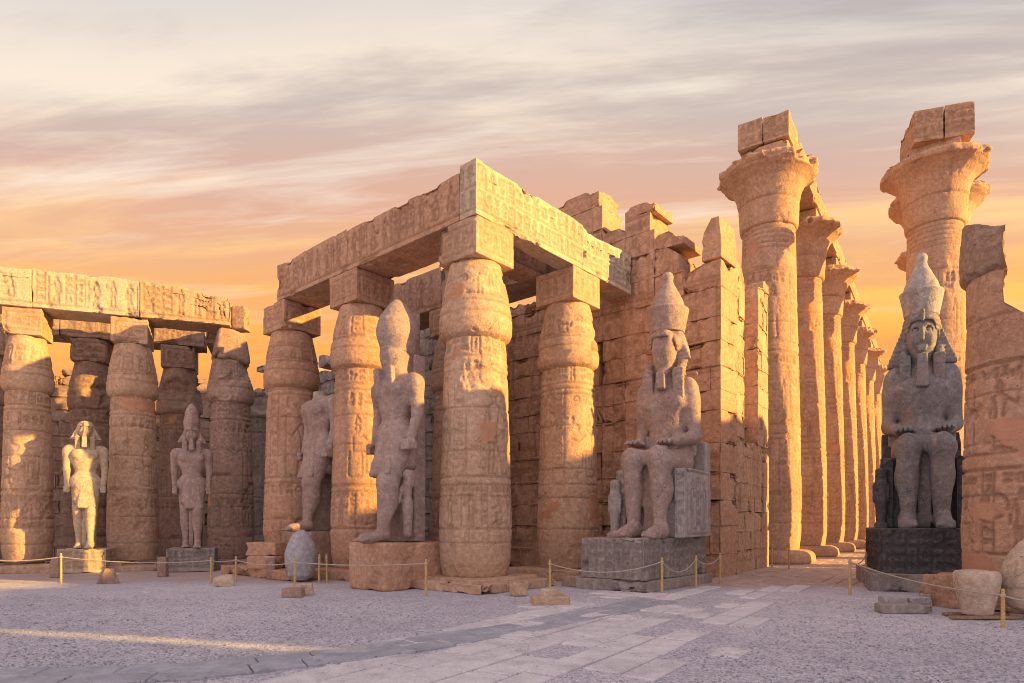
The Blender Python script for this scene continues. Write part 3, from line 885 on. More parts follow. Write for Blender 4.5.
LS = 18.0
o3 = (-29.0, 28.6)
a = masonry(Acc(), LS, lambda x: 8.9 + (.3 if int(x / 2.5) % 2 else 0), 1.2, seed=8, res=.11, canvas=wall_canvas(LS, 10, 9, 2.4), cdepth=.03, course=(.5, .7), blen=(.9, 1.8), chips=.8)
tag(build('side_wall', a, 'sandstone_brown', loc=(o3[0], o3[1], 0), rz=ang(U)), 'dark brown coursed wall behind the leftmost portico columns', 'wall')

# ------------------------------------------------------------------ court columns
def column_canvas(seed, hgt=6.2, circ=5.7):
    c = Canvas(circ, hgt, .02); rng = random.Random(seed)
    c.text_row(rng, 0, circ, hgt - .62, .46, .04, .2)
    for z in (hgt - .68, hgt - .1): c.poly([(0, z), (circ, z)], .035)
    c.scene(rng, 0, circ, 2.5, hgt - .85, .038)
    if seed % 2: c.scene(rng, 0, circ, 1.2, 2.3, .034)
    else: c.text_row(rng, 0, circ, 1.9, .42, .036, .1)
    return c


SHAFT = [(.30, .84), (.7, .92), (1.4, .955), (3.0, .905), (5.0, .85), (5.9, .82), (6.25, .80), (6.36, .75)]
CAPITAL = [(6.29, .72), (6.33, .80), (6.40, .895), (6.52, .945), (6.75, .955), (7.10, .92), (7.5, .85), (8.0, .735), (8.29, .67)]


def court_column(pos, d, label, seed, mat='sandstone', z0=.30, rs=1.0, res=.035, patches=.03, group='columns of the court portico', chip_at=(), cap_chip=(), abacus=True, cap_top=8.29, plinth=(1.32, 1.32), cap_cut=None, chips=1.0, plinth_h=None, aw=1.42):
    t = thing('portico_column', label, 'column', (pos[0], pos[1], 0), ang(d), group)
    rng = random.Random(seed)
    prof = [(max(z, z0), r * rs) for z, r in SHAFT if z >= z0 or z == .30]
    js = []; z = z0 + rng.uniform(.8, 1.2)
    while z < 6.0: js.append(z); z += rng.uniform(.85, 1.3)
    a = lathe(prof, res, seed, js, column_canvas(seed), .028, chips=chips, patches=patches, chip_at=chip_at)
    build('shaft', a, mat, t)
    capp = [(z, r * rs) for z, r in CAPITAL if z <= cap_top]
    cc = Canvas(5.7, 2.2, .02); r2 = random.Random(seed + 1)
    cc.text_row(r2, 0, 5.7, .95, .7, .05, .5); cc.poly([(0, .9), (5.7, .9)], .035); cc.poly([(0, .62), (5.7, .62)], .035)
    a = lathe(capp, res, seed + 50, [7.25 + rng.uniform(-.15, .15)], cc, .024, chips=chips * 1.2, patches=patches, chip_at=cap_chip, cut=cap_cut)
    build('capital', a, mat, t)
    if abacus:
        ca = Canvas(aw, 1.0, .02)
        ca.poly([(.15, .18), (1.27, .18), (1.27, .78), (.15, .78), (.15, .18)], .045); ca.text_row(r2, .2, 1.2, .25, .46, .05, 0)
        fn = lambda V, n, c: -.022 * (ca.sample(V[:, 0] + aw / 2, V[:, 2] + .48) * (np.abs(n[:, 1]) > .9) + ca.sample(V[:, 1] + aw / 2, V[:, 2] + .48) * (np.abs(n[:, 0]) > .9))
        a = block(Acc(), (aw, aw, .95), (0, 0, 8.29), res=.035, e=.03, seed=seed + 90, face_fn=fn, chips=.8 * chips)
        build('abacus', a, mat, t)
    a = Acc()
    ph = plinth_h or z0
    block(a, (plinth[0] * 2, plinth[1] * 2, ph + .02), (0, 0, -.02), res=.08, e=.05, seed=seed + 120, chips=1.5)
    build('plinth', a, mat, t)
    return t


pF, pG = along(H_COL, CL, 9.02), along(H_COL, CL, 4.916)
pI = along(H_COL, CR, 4.08)
court_column(H_COL, CL, 'carved bud-capital column at the near corner of the portico, under the tallest architrave block', 21, 'sandstone', res=.03, patches=.05, chip_at=((1.0, 250, .5, .08),), plinth=(1.15, 1.2))
court_column(pI, CL, 'half sunlit bud-capital column between the corner column and the seated colossus', 22, 'sandstone', res=.032, patches=.10)
court_column(pG, CL, 'shaded bud-capital column between the headless statue and the tall standing statue', 23, 'sandstone_red', patches=.03, cap_chip=((6.75, 300, .5, .12),))
court_column(pF, CL, 'reddish bud-capital column at the free end of the middle portico, on a two-course base', 24, 'sandstone_red', z0=.72, patches=.03, plinth=(1.0, 1.1))
pR1, pR2 = along(pI, CL, 4.9), along(pI, CL, 9.0)
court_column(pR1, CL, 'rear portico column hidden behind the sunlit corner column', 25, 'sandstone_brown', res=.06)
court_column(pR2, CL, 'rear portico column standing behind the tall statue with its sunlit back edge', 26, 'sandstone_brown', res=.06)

LA = (-17.93, 22.81); LB = (-19.1, 26.2)
def lpos(base, px): return along(base, U, on_line(px, base, U))
pA, pB, pC = lpos(LA, 28), lpos(LA, 133), lpos(LA, 231)
court_column(pA, U, 'brightly lit bud-capital column at the left, nearest the picture edge', 31, 'sandstone', z0=.12, rs=.83, patches=.03, aw=1.2)
court_column(pB, U, 'bud-capital column between the sunlit statue and the white-crowned statue', 32, 'sandstone', z0=.12, rs=.90, patches=.03, aw=1.2)
def cutC(X, Y, Z, T):
    return X, Y, Z
court_column(pC, U, 'column with a shattered capital at the right end of the left portico', 33, 'sandstone_brown', z0=.12, rs=.90, abacus=False, cap_top=8.0, cap_chip=((7.9, -60, .8, .16), (6.8, -110, .45, .10), (7.3, 20, .6, .12)), chips=1.6)
pZ = along(pA, U, -3.45)
court_column(pZ, U, 'column mostly beyond the left picture edge, a sliver of lit shaft', 34, 'sandstone', z0=.12, rs=.90, aw=1.2)
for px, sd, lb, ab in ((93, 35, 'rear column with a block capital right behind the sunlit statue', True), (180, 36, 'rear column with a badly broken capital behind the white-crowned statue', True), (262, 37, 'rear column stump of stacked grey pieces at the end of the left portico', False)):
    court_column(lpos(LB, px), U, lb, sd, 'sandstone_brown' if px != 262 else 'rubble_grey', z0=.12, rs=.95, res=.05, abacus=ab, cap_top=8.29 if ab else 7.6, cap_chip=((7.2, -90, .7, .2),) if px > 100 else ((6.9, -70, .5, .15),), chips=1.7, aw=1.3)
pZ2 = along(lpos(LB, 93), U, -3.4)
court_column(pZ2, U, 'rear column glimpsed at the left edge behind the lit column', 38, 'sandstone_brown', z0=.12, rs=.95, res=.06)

# ------------------------------------------------------------------ architraves
def beam_canvas(Lw, Hh, seed, style='figures'):
    c = Canvas(Lw, Hh, .02); rng = random.Random(seed)
    c.poly([(0, .16), (Lw, .16)], .04)
    if style == 'figures':
        x = .12
        while x < Lw - .5:
            if rng.random() < .6:
                c.sign(rng.choice(FIGURES), x, .22, .52, Hh - .42, .05, rng.random() < .5); x += .56
            else:
                c.text_col(rng, x, .26, .24, Hh - .1, .045); x += .32
    else:
        c.poly([(0, Hh * .53), (Lw, Hh * .53)], .04)
        c.text_row(rng, 0, Lw, .22, Hh * .5 - .26, .055, .1); c.text_row(rng, 0, Lw, Hh * .56, Hh * .38, .055, .18)
    return c


def beam(p, d, length, width, z, h, label, seed, mat='sandstone', style='figures', res=.035, group='architrave blocks of the portico', side=1, chips=1.0, top_wave=.0, taper_end=None, e=.018):
    """p = front lower start point on plan; width goes to the left of d * side"""
    n = (-d[1] * side, d[0] * side)
    cx, cy = p[0] + d[0] * length / 2 + n[0] * width / 2, p[1] + d[1] * length / 2 + n[1] * width / 2
    cv = beam_canvas(length, h, seed, style); cw = beam_canvas(max(width, .8), h, seed + 5, style)
    def fn(V, nn, c):
        return -.040 * (cv.sample(V[:, 0] + length / 2, V[:, 2] + h / 2) * (np.abs(nn[:, 1]) > .9) + cw.sample(V[:, 1] + width / 2, V[:, 2] + h / 2) * (np.abs(nn[:, 0]) > .9))
    def warp(P):
        k = (P[:, 2] > h * .25)
        P[:, 2] += k * top_wave * (fbm(np.stack([P[:, 0] * 1.3, P[:, 0] * 0 + seed, P[:, 0] * 0], -1), 1.0, 3, seed) - .3)
        if taper_end: P = taper_end(P)
        return P
    a = block(Acc(), (length, width, h), (0, 0, 0), res=res, e=e, seed=seed, face_fn=fn, chips=chips, warp=warp)
    o_ = build('architrave_block', a, mat, loc=(cx, cy, z), rz=ang(d))
    return tag(o_, label, 'stone block', group)


ZB = 9.25
# front run, from the corner to the left
t348, t277 = on_line(347, C0, CL), on_line(277, C0, CL)
dl = (-CL[0], -CL[1])
def run(px_or_t0, t1, **k):
    p = along(C0, CL, t1); return p, (-CL[0], -CL[1]), t1 - px_or_t0
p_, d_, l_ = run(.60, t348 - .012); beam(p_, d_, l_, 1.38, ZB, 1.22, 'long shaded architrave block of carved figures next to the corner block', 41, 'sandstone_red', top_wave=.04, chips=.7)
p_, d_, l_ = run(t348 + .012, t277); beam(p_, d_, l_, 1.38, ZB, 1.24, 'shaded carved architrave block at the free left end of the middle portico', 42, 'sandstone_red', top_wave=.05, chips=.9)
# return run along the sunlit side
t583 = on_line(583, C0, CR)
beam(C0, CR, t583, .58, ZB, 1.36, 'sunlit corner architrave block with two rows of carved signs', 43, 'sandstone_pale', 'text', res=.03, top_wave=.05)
c2 = along(C0, CL, .60 + .79); c2 = along(c2, CR, 1.40)
beam(c2, CR, t583 - 1.4, .77, ZB, 1.2, 'inner architrave block lying beside the sunlit corner block', 44, 'sandstone_red', res=.06)
beam(along(C0, CR, t583 + .015), CR, 7.35 - t583, .95, ZB, 1.30, 'broken sunlit architrave block running into the portal wall', 45, 'sandstone_pale', 'text', top_wave=.15, chips=1.6)
# rear run
q0 = along(pI, CL, .75); q0 = along(q0, CR, .7)
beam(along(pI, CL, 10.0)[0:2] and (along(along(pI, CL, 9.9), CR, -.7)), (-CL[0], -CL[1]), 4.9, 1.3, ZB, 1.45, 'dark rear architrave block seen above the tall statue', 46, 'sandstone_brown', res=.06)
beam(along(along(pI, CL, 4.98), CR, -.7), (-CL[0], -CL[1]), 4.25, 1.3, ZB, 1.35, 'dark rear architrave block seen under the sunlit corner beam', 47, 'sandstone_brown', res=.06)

# left portico: front run
FL = (-17.93 + .7 * .325 - .0, 22.81 - .7 * .945)
tb = [on_line(-130, FL, U), on_line(32, FL, U), on_line(140, FL, U), on_line(230, FL, U)]
def brk(P):
    Lm = (tb[3] - tb[2]) / 2
    f = sstep(Lm - 1.9, Lm, P[:, 0]) * (P[:, 2] > 0)
    P[:, 2] -= f * .28 * (1 + .6 * fbm(P, 2.2, 2, 5)); P[:, 0] -= .10 * (P[:, 0] > Lm - .1) * fbm(P, 1.5, 3, 6) + .12 * (P[:, 0] > Lm - .1) * (P[:, 2] > .2)
    return P
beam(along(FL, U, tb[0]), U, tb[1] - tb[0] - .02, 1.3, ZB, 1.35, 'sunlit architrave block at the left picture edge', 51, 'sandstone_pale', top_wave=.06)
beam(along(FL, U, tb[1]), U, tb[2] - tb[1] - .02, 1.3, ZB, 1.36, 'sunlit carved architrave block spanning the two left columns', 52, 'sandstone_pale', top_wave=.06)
beam(along(FL, U, tb[2]), U, tb[3] - tb[2], 1.3, ZB, 1.36, 'architrave block with a rounded broken end above the shattered capital', 53, 'sandstone', top_wave=.1, taper_end=brk)
# small chunk past the break and rubble on the shattered capital
a = block(Acc(), (.55, .6, .9), seed=54, res=.05, e=.08, chips=1.8)
tag(build('broken_block', a, 'sandstone_brown', loc=(*along(along(FL, U, tb[3] + .36), UN, .5), ZB - .05)), 'small upright stub of architrave just right of the rounded broken block', 'stone block')
a = block(Acc(), (1.3, 1.2, 1.15), seed=55, res=.045, e=.16, chips=2.2, wear=2.5, warp=lambda P: np.stack([P[:, 0] * (1 - .22 * (P[:, 2] + .5)), P[:, 1], P[:, 2] - .25 * np.clip(P[:, 0], 0, 1)], -1))
tag(build('broken_abacus', a, 'sandstone_brown', loc=(pC[0], pC[1], 8.02), rz=ang(U) + .2), 'crumbling abacus block on the shattered capital at the left portico end', 'stone block')
RL = along(LB, UN, -.65)
tr = [on_line(-120, RL, U), on_line(60, RL, U), on_line(205, RL, U)]
for k in range(2):
    beam(along(RL, U, tr[k]), U, tr[k + 1] - tr[k] - .03, 1.2, ZB, 1.2, ['rear architrave block low behind the left columns, at the picture edge', 'shaded rear architrave block of the left portico between the two front columns'][k], 56 + k, 'sandstone_brown', res=.06)
# cross beam at the end of the left portico
xe = along(lpos(LB, 180), UN, -.7)
beam(along(pC, UN, .8), (UN[0], UN[1]), 2.6, 1.0, ZB - .35, 1.1, 'dark cross beam tying the front and rear rows of the left portico', 58, 'sandstone_brown', res=.06, side=1)

# ------------------------------------------------------------------ great colonnade
def giant_canvas(seed):
    c = Canvas(7.8, 13.8, .03); rng = random.Random(seed)
    for z in (12.6, 12.8, 13.0, 13.2, 13.4): c.poly([(0, z), (7.8, z)], .05)
    c.scene(rng, 0, 7.8, 8.6, 11.6, .055); c.scene(rng, 0, 7.8, 5.2, 8.2, .055); c.scene(rng, 0, 7.8, 1.6, 4.6, .055)
    return c


GS = [(.55, 1.20), (1.2, 1.29), (3.0, 1.30), (7.0, 1.23), (11.0, 1.13), (14.15, 1.06)]
GC = [(14.10, 1.0), (14.16, 1.15), (14.30, 1.18), (15.2, 1.22), (15.65, 1.30), (16.0, 1.45), (16.25, 1.68), (16.40, 1.92), (16.46, 2.10), (16.58, 2.14), (16.70, 2.13), (16.74, 2.0)]


def giant_meshes(seed, res, rimdamage=1.0):
    rng = random.Random(seed); js = []; z = 1.7
    while z < 13.8: js.append(z); z += rng.uniform(1.0, 1.35)
    sh = lathe(GS, res, seed, js, giant_canvas(seed), .03, wear=1.0, chips=.9, patches=.06)
    cv = Canvas(9, 3.8, .03); r = random.Random(seed)
    cv.poly([(0, 1.1), (9, 1.1)], .05)
    def cut(X, Y, Z, T):
        R = np.hypot(X, Y); rim = sstep(1.75, 2.15, R)
        nz = fbm(np.stack([np.cos(T) * 1.1, np.sin(T) * 1.1, Z * .5 + seed], -1), 1.0, 5, seed, .6)
        k = 1 - rimdamage * rim * (.01 + .07 * sstep(-.15, -.1, nz) + .12 * sstep(.08, .13, nz) + .12 * sstep(.25, .29, nz) + .05 * fbm(np.stack([X, Y, Z], -1), 3, 2, seed))
        return X * k, Y * k, Z + rim * .12 * nz
    cp = lathe(GC, res, seed + 3, [15.2], cv, .02, chips=.8, cut=cut)
    return sh, cp


def giant_column(pos, label, seed, protos=None, res=.06, abacus=True, rim=1.0, group='giant papyrus columns of the colonnade'):
    t = thing('colonnade_column', label, 'column', (pos[0], pos[1], 0), ang(AX), group)
    rng = random.Random(seed)
    if protos is None:
        sh, cp = giant_meshes(seed, res, rim)
        s_ = build('shaft', sh, 'sandstone_giant', t); c_ = build('capital', cp, 'sandstone_giant', t)
        b_ = build('base', lathe([(0, 1.78), (.08, 1.86), (.38, 1.82), (.5, 1.70), (.56, 1.5)], .07, seed + 9, wear=1.2, chips=1.5), 'sandstone_giant', t)
        a_ = build('abacus', block(Acc(), (1.9, 1.9, .75), (0, 0, 16.7), res=.07, e=.05, seed=seed + 4, chips=1.4), 'sandstone_giant', t)
        return t, (s_, c_, b_, a_)
    for i, o_ in enumerate(protos):
        c = o_.copy(); sc.collection.objects.link(c); c.parent = t; c.rotation_euler[2] = rng.choice((0, 1.1, 2.3, 3.6, 4.8)) if i < 3 else 0
    return t, protos


stone('sandstone_giant', (.45, .255, .155), (.555, .355, .232), (.64, .45, .325), streak=.35)
D1 = (11.02, 27.5); SP = 7.0
words = ['nearest and widest of the left colonnade row, beside the portal wall', 'second column back in the left colonnade row', 'third column back in the left colonnade row', 'fourth column back in the left colonnade row',
         'fifth column back in the left colonnade row', 'sixth column back in the left colonnade row', 'seventh and farthest column of the left colonnade row']
_, protoA = giant_column(D1, 'giant papyrus column, ' + words[0], 61, res=.05)
_, protoB = giant_column(along(D1, AX, SP), 'giant papyrus column, ' + words[1], 62, res=.065)
for k in range(2, 7):
    giant_column(along(D1, AX, SP * k), 'giant papyrus column, ' + words[k], 63 + k, protos=(protoA, protoB)[k % 2])
N1 = (15.82, 23.94)
giant_column(N1, 'giant papyrus column standing alone behind the dark seated colossus', 71, res=.05, rim=.8)[0].scale = (.84, .84, .893)
giant_column(along(N1, AX, SP), 'giant papyrus column mostly hidden behind the lone right one, only its capital edge showing', 72, protos=protoB)
giant_column(along(N1, AX, 2 * SP), 'third giant column of the right row, lost behind the first', 73, protos=protoA)
for k, w_ in ((3, 'fourth'), (4, 'fifth'), (5, 'sixth'), (6, 'seventh')):
    giant_column(along(N1, AX, k * SP), w_ + ' giant column of the right row, lost behind the first', 71 + k, protos=(protoA, protoB)[k % 2])
# beams on the colonnade
tmax = 6 * SP + 1.2
nA = (-AX[1], AX[0])
edges = [-1.05] + [SP * k for k in range(1, 7)] + [tmax]
lbl = ['nearest', 'second', 'third', 'fourth', 'fifth', 'sixth', 'last']
for k in range(7):
    for sd in (0, 1):
        p0 = along(along(D1, AX, edges[k]), nA, -1.02 + sd * 1.03)
        hh = 1.12 - (.12 if sd == 0 else 0) - .05 * (k % 2)
        beam(p0, AX, edges[k + 1] - edges[k] - .03, 1.0, 17.5, hh, f'{lbl[k]} long beam block on top of the left colonnade row, {["passage", "outer"][sd]} side', 400 + k * 2 + sd, 'sandstone_giant', 'text', res=.12 if k else .07, group='beam blocks on the left colonnade', top_wave=.1)
for sd in (0, 1):
    AN = (.30, .954); nN = (-.954, .30)
    p0 = along(along(N1, AN, -1.0), nN, -.95 + sd * .96)
    beam(p0, AN, 1.9, .92, 15.5, 1.2, ['right', 'left'][sd] + ' one of the two squared blocks on the lone giant column', 430 + sd, 'sandstone_giant', 'text', res=.06, group='twin blocks on the lone giant column', top_wave=.08)
# ------------------------------------------------------------------ statues
def face_parts(S, c, s=1.0, eroded=False):
    """nose, brows, eyes, lips, cheeks and ears around head centre c; s = head half height"""
    x0, y0, z0 = c
    f = y0 - .80 * s
    if not eroded:
        S.cone((x0, f - .02 * s, z0 + .16 * s), (x0, f - .20 * s, z0 - .24 * s), .055 * s, .115 * s, .06 * s)
        for q in (-1, 1):
            S.ell((x0 + q * .30 * s, f + .16 * s, z0 + .10 * s), (.20 * s, .16 * s, .12 * s), .03 * s, 's')
            S.ell((x0 + q * .29 * s, f + .20 * s, z0 + .09 * s), (.155 * s, .14 * s, .085 * s), .02 * s)
            S.cone((x0 + q * .10 * s, f + .05 * s, z0 + .27 * s), (x0 + q * .48 * s, f + .20 * s, z0 + .27 * s), .05 * s, .035 * s, .03 * s)
            S.ell((x0 + q * .34 * s, f + .22 * s, z0 - .22 * s), (.24 * s, .20 * s, .22 * s), .10 * s)
            S.ell((x0 + q * .80 * s, y0 - .02 * s, z0 + .06 * s), (.09 * s, .17 * s, .26 * s), .04 * s)
        S.cone((x0 - .20 * s, f + .05 * s, z0 - .50 * s), (x0 + .20 * s, f + .05 * s, z0 - .50 * s), .055 * s, .055 * s, .02 * s)
        S.cone((x0 - .16 * s, f + .04 * s, z0 - .61 * s), (x0 + .16 * s, f + .04 * s, z0 - .61 * s), .06 * s, .06 * s, .02 * s)
    S.ell((x0, f + .22 * s, z0 - .84 * s), (.26 * s, .22 * s, .16 * s), .10 * s)


def nemes(S, c, s, wing=1.0, lap=1.2, cobra=True):
    x0, y0, z0 = c
    S.ell((x0, y0 + .12 * s, z0 + .38 * s), (.90 * s, .98 * s, .72 * s), .02)
    # flaring side wings and the cloth behind the head
    S.box((x0, y0 + .18 * s, z0 - .12 * s), (1.18 * s * wing, .24 * s, .90 * s), .07 * s, .10 * s, taper=(-.58, -.05))
    S.box((x0, y0 + .45 * s, z0 - .9 * s), (.75 * s, .30 * s, .6 * s), .15 * s, .2 * s)
    for q in (-1, 1):
        S.box((x0 + q * .78 * s, y0 - .42 * s, z0 - 1.42 * s), (.30 * s, .14 * s, lap * .62 * s), .06 * s, .10 * s, rx=.10)
        S.cone((x0 + q * .86 * s, y0 - .02 * s, z0 - .55 * s), (x0 + q * .80 * s, y0 - .45 * s, z0 - 1.1 * s), .24 * s, .2 * s, .12 * s)
    # opening for the face
    S.ell((x0, y0 - .72 * s, z0 - .22 * s), (.76 * s, .80 * s, .84 * s), .04 * s, 's')
    S.box((x0, y0 - .58 * s, z0 - .95 * s), (.50 * s, .46 * s, .55 * s), .08 * s, .05 * s, 's')
    # brow band and cobra
    b = np.abs(S.Z - (z0 + .50 * s)) - .075 * s
    rad = np.sqrt(((S.X - x0) / .90) ** 2 + ((S.Y - y0 - .05 * s) / 1.0) ** 2) - .93 * s
    S.raw(np.maximum(b, np.maximum(rad, rad * -1 - .15 * s)) * .9, .03)
    if cobra: S.cone((x0, y0 - .90 * s, z0 + .46 * s), (x0, y0 - 1.0 * s, z0 + .78 * s), .09 * s, .12 * s, .04 * s)
    if cobra: S.ell((x0, y0 - 1.02 * s, z0 + .84 * s), (.10 * s, .14 * s, .10 * s), .03 * s)
    # pleats across the cloth
    m = np.exp(-((S.Z - (z0 - .2 * s)) / (1.1 * s)) ** 4)
    S.F = S.F + (.022 * s * np.sin(S.Z * (2 * math.pi / (.15 * s))) * m * (np.abs(S.X - x0) > .62 * s)).astype(np.float32)
    return S


def double_crown(S, c, s):
    S.rev(c, [(0, .84 * s), (.1 * s, .86 * s), (1.15 * s, 1.06 * s), (1.32 * s, 1.10 * s), (1.36 * s, 1.02 * s)], .02)
    S.rev(c, [(1.1 * s, .86 * s), (1.4 * s, .90 * s), (1.8 * s, .80 * s), (2.3 * s, .56 * s), (2.7 * s, .36 * s), (2.95 * s, .27 * s), (3.05 * s, .26 * s)], .03)
    S.ell((c[0], c[1], c[2] + 3.2 * s), (.31 * s, .31 * s, .30 * s), .05)
    return S


def hand_flat(S, c, q, L=.78, wd=.36):
    """open hand lying palm down, fingers towards -y; q = side of the thumb (+1 = +x)"""
    x, y, z = c
    S.box((x, y - .18, z), (wd / 2, .22, .075), .06, .05)
    for i, (o, ln) in enumerate(((-.5, .33), (-.17, .40), (.17, .43), (.5, .37))):
        o = o * q
        a = (x + o * wd * .78, y - .36, z + .01); b = (x + o * wd * .86, y - .36 - ln * .55, z + .03); e_ = (x + o * wd * .9, y - .36 - ln, z - .035)
        S.cone(a, b, .055, .05, .015); S.cone(b, e_, .05, .04, .015)
    S.cone((x + q * wd * .45, y - .08, z), (x + q * wd * .80, y - .36, z - .03), .065, .045, .03)


def tall(V):
    V[:, 2] = np.interp(V[:, 2], [-1, 2.2, 3.95, 4.22, 5.0, 7.3], [-1, 2.2, 4.13, 4.55, 5.74, 8.02])
    return V


def seated_statue(pos, rz, z, seed, mat, label, scale=1.0, h=.03, eroded=False, crown_mat=None, side_mat=None, amp=(.02, .010)):
    t = thing('seated_colossus', label, 'statue', (pos[0], pos[1], z), rz)
    t.scale = (scale * .95, scale, scale)
    S = Solid((-1.35, -2.75, -.05), (1.35, .85, 5.45), h)
    for q in (-1, 1):
        S.cone((q * .38, .1, 2.1), (q * .39, -1.66, 2.06), .40, .335, .12)
        S.cone((q * .39, -1.70, 2.03), (q * .38, -1.58, .35), .30, .18, .10, flat=(1, 1, 1))
        S.ell((q * .39, -1.84, 2.14), (.24, .20, .26), .12)
        S.ell((q * .42, -1.42, 1.35), (.29, .28, .55), .15)
        S.cone((q * .40, -1.55, .20), (q * .42, -2.25, .12), .23, .17, .10)
        S.box((q * .42, -2.30, .09), (.21, .24, .10), .06, .06)
        for i in range(5):
            ox = (i - 2) * .082
            S.cone((q * .42 + ox * 1.0, -2.36, .09), (q * .42 + ox, -2.56 + .03 * (i if q > 0 else 4 - i), .075), .055, .047, .015)
        # arms
        S.cone((q * .74, .05, 3.94), (q * .84, .12, 2.82), .225, .175, .12)
        S.ell((q * .77, .03, 3.62), (.22, .25, .36), .12)
        S.cone((q * .84, .14, 2.80), (q * .50, -.92, 2.58), .175, .125, .08)
        hand_flat(S, (q * .50, -.92, 2.55), -q)
        S.ell((q * .29, -.30, 3.68), (.31, .13, .20), .14)
        S.cone((q * .12, -.1, 4.03), (q * .66, .02, 4.02), .13, .12, .12)
    for q in (-1, 1): S.box((q * .60, .24, 3.05), (.24, .07, .75), .05, .05)
    S.box((0, -.80, 2.16), (.50, .92, .20), .08, .10)          # kilt stretched between the thighs
    S.box((0, -1.0, 1.1), (.16, .45, 1.1), .04, .10)            # stone left between the shins
    S.ell((0, .05, 2.45), (.66, .50, .48), .2)
    S.cone((0, .03, 2.5), (0, .02, 3.2), .42, .44, .2, flat=(1.15, .86, 1))
    S.ell((0, .05, 3.60), (.68, .43, .62), .22)
    S.cone((-.62, .05, 3.98), (.62, .05, 3.98), .22, .22, .15)
    S.cone((0, .05, 4.0), (0, -.05, 4.5), .27, .25, .12)
    S.cone((0, -.42, 2.95), (0, -.43, 2.96), .035, .03, .03, 's')
    S.ell((0, -.04, 4.74), (.385, .43, .54), .08)
    face_parts(S, (0, -.04, 4.74), .52, eroded)
    if eroded:
        S.ell((0, -.32, 4.78), (.34, .20, .48), .06); S.ell((.08, -.56, 4.95), (.30, .10, .20), .05, 's'); S.ell((-.1, -.56, 4.55), (.24, .09, .14), .05, 's')
    body = build('body', S.mesh(seed, amp, (1.6, 7.0), xf=tall), mat, t)
    S = Solid((-.95, -.75, 3.3), (.95, .85, 5.55), h * .8)
    nemes(S, (0, -.04, 4.74), .52, cobra=not eroded)
    if eroded:
        S.ell((.5, -.35, 5.1), (.3, .25, .2), .08, 's')
        for (x, y, zz, r_) in ((-.62, .1, 4.7, .3), (.66, .2, 4.35, .28), (-.7, .1, 4.1, .3), (.6, -.2, 4.95, .2)): S.ell((x, y, zz), (r_, r_, r_ * 1.3), .08, 's')
    build('headdress', S.mesh(seed + 3, (amp[0] * .8, amp[1] * .6), (2, 9), xf=tall), mat, t)
    S = Solid((-.7, -.65, 5.0), (.7, .75, 7.15), h)
    double_crown(S, (0, .04, 5.14), .52)
    build('crown', S.mesh(seed + 4, (.012, .006), (2, 9), xf=tall), crown_mat or mat, t)
    S = Solid((-.35, -.85, 3.55), (.35, -.05, 4.55), h * .7)
    S.box((0, -.47, 4.15 if eroded else 4.02), (.145, .12, .17 if eroded else .34), .05, .03, taper=(-.06, -.02), rx=-.10)
    build('beard', S.mesh(seed + 5, (.006, .004), (3, 9), xf=tall), mat, t)
    if eroded:
        for o_ in t.children:
            if o_.name.startswith(('crown', 'headdress')): o_.scale = (1.14, 1.14, 1)
    # throne
    cv = Canvas(2.1, 2.0, .02); r = random.Random(seed)
    cv.poly([(.08, .1), (2.0, .1), (2.0, 1.8), (.08, 1.8), (.08, .1)], .05)
    cv.sign(FIGURES[0], .15, .2, .75, 1.35, .06); cv.sign(FIGURES[0], 1.15, .2, .75, 1.35, .06, True)
    cv.text_col(r, .88, .3, .2, 1.7, .05)
    fn = lambda V, n, c: -.04 * cv.sample(V[:, 1] + 1.03, V[:, 2] + .95) * (np.abs(n[:, 0]) > .9)
    sm = side_mat or mat
    tn = bpy.data.objects.new('throne', None); sc.collection.objects.link(tn); tn.parent = t
    build('seat', block(Acc(), (2.10, 2.05, 1.88), (0, -.20, 0), res=.04, e=.04, seed=seed, face_fn=fn, chips=.7, wear=.7), sm, tn)
    build('seat_back', block(Acc(), (2.05, .45, 2.75), (0, .85, 0), res=.06, e=.06, seed=seed + 1, chips=.8), sm, tn)
    cv2 = Canvas(.4, 1.9, .02); cv2.text_col(r, .06, .26, .1, 1.8, .045)
    fn2 = lambda V, n, c: -.03 * cv2.sample(V[:, 0] + .18, V[:, 2] + .93) * (n[:, 1] < -.9)
    for q in (-1, 1):
        build('front_panel', block(Acc(), (.30, .16, 1.86), (q * .88, -1.30, 0), res=.03, e=.03, seed=seed + 2 + q, face_fn=fn2, chips=.5, wear=.6), sm, tn)
    # small queen carved beside the shin
    S = Solid((-1.3, -1.75, -.02), (-.75, -1.1, 1.75), h)
    S.cone((-1.03, -1.45, .15), (-1.03, -1.45, .75), .13, .16, .05); S.cone((-1.03, -1.45, .75), (-1.03, -1.45, 1.15), .13, .15, .05, flat=(1.1, .8, 1))
    S.ell((-1.03, -1.47, 1.45), (.11, .12, .15), .03); S.box((-1.03, -1.42, 1.38), (.15, .08, .2), .05, .05); S.box((-1.03, -1.5, .06), (.16, .2, .07), .02, .03)
    for q in (-1, 1): S.cone((-1.03 + q * .16, -1.45, 1.15), (-1.03 + q * .17, -1.47, .72), .05, .04, .03)
    build('queen_figure', S.mesh(seed + 8, (.01, .006), (3, 9)), sm, t)
    return t


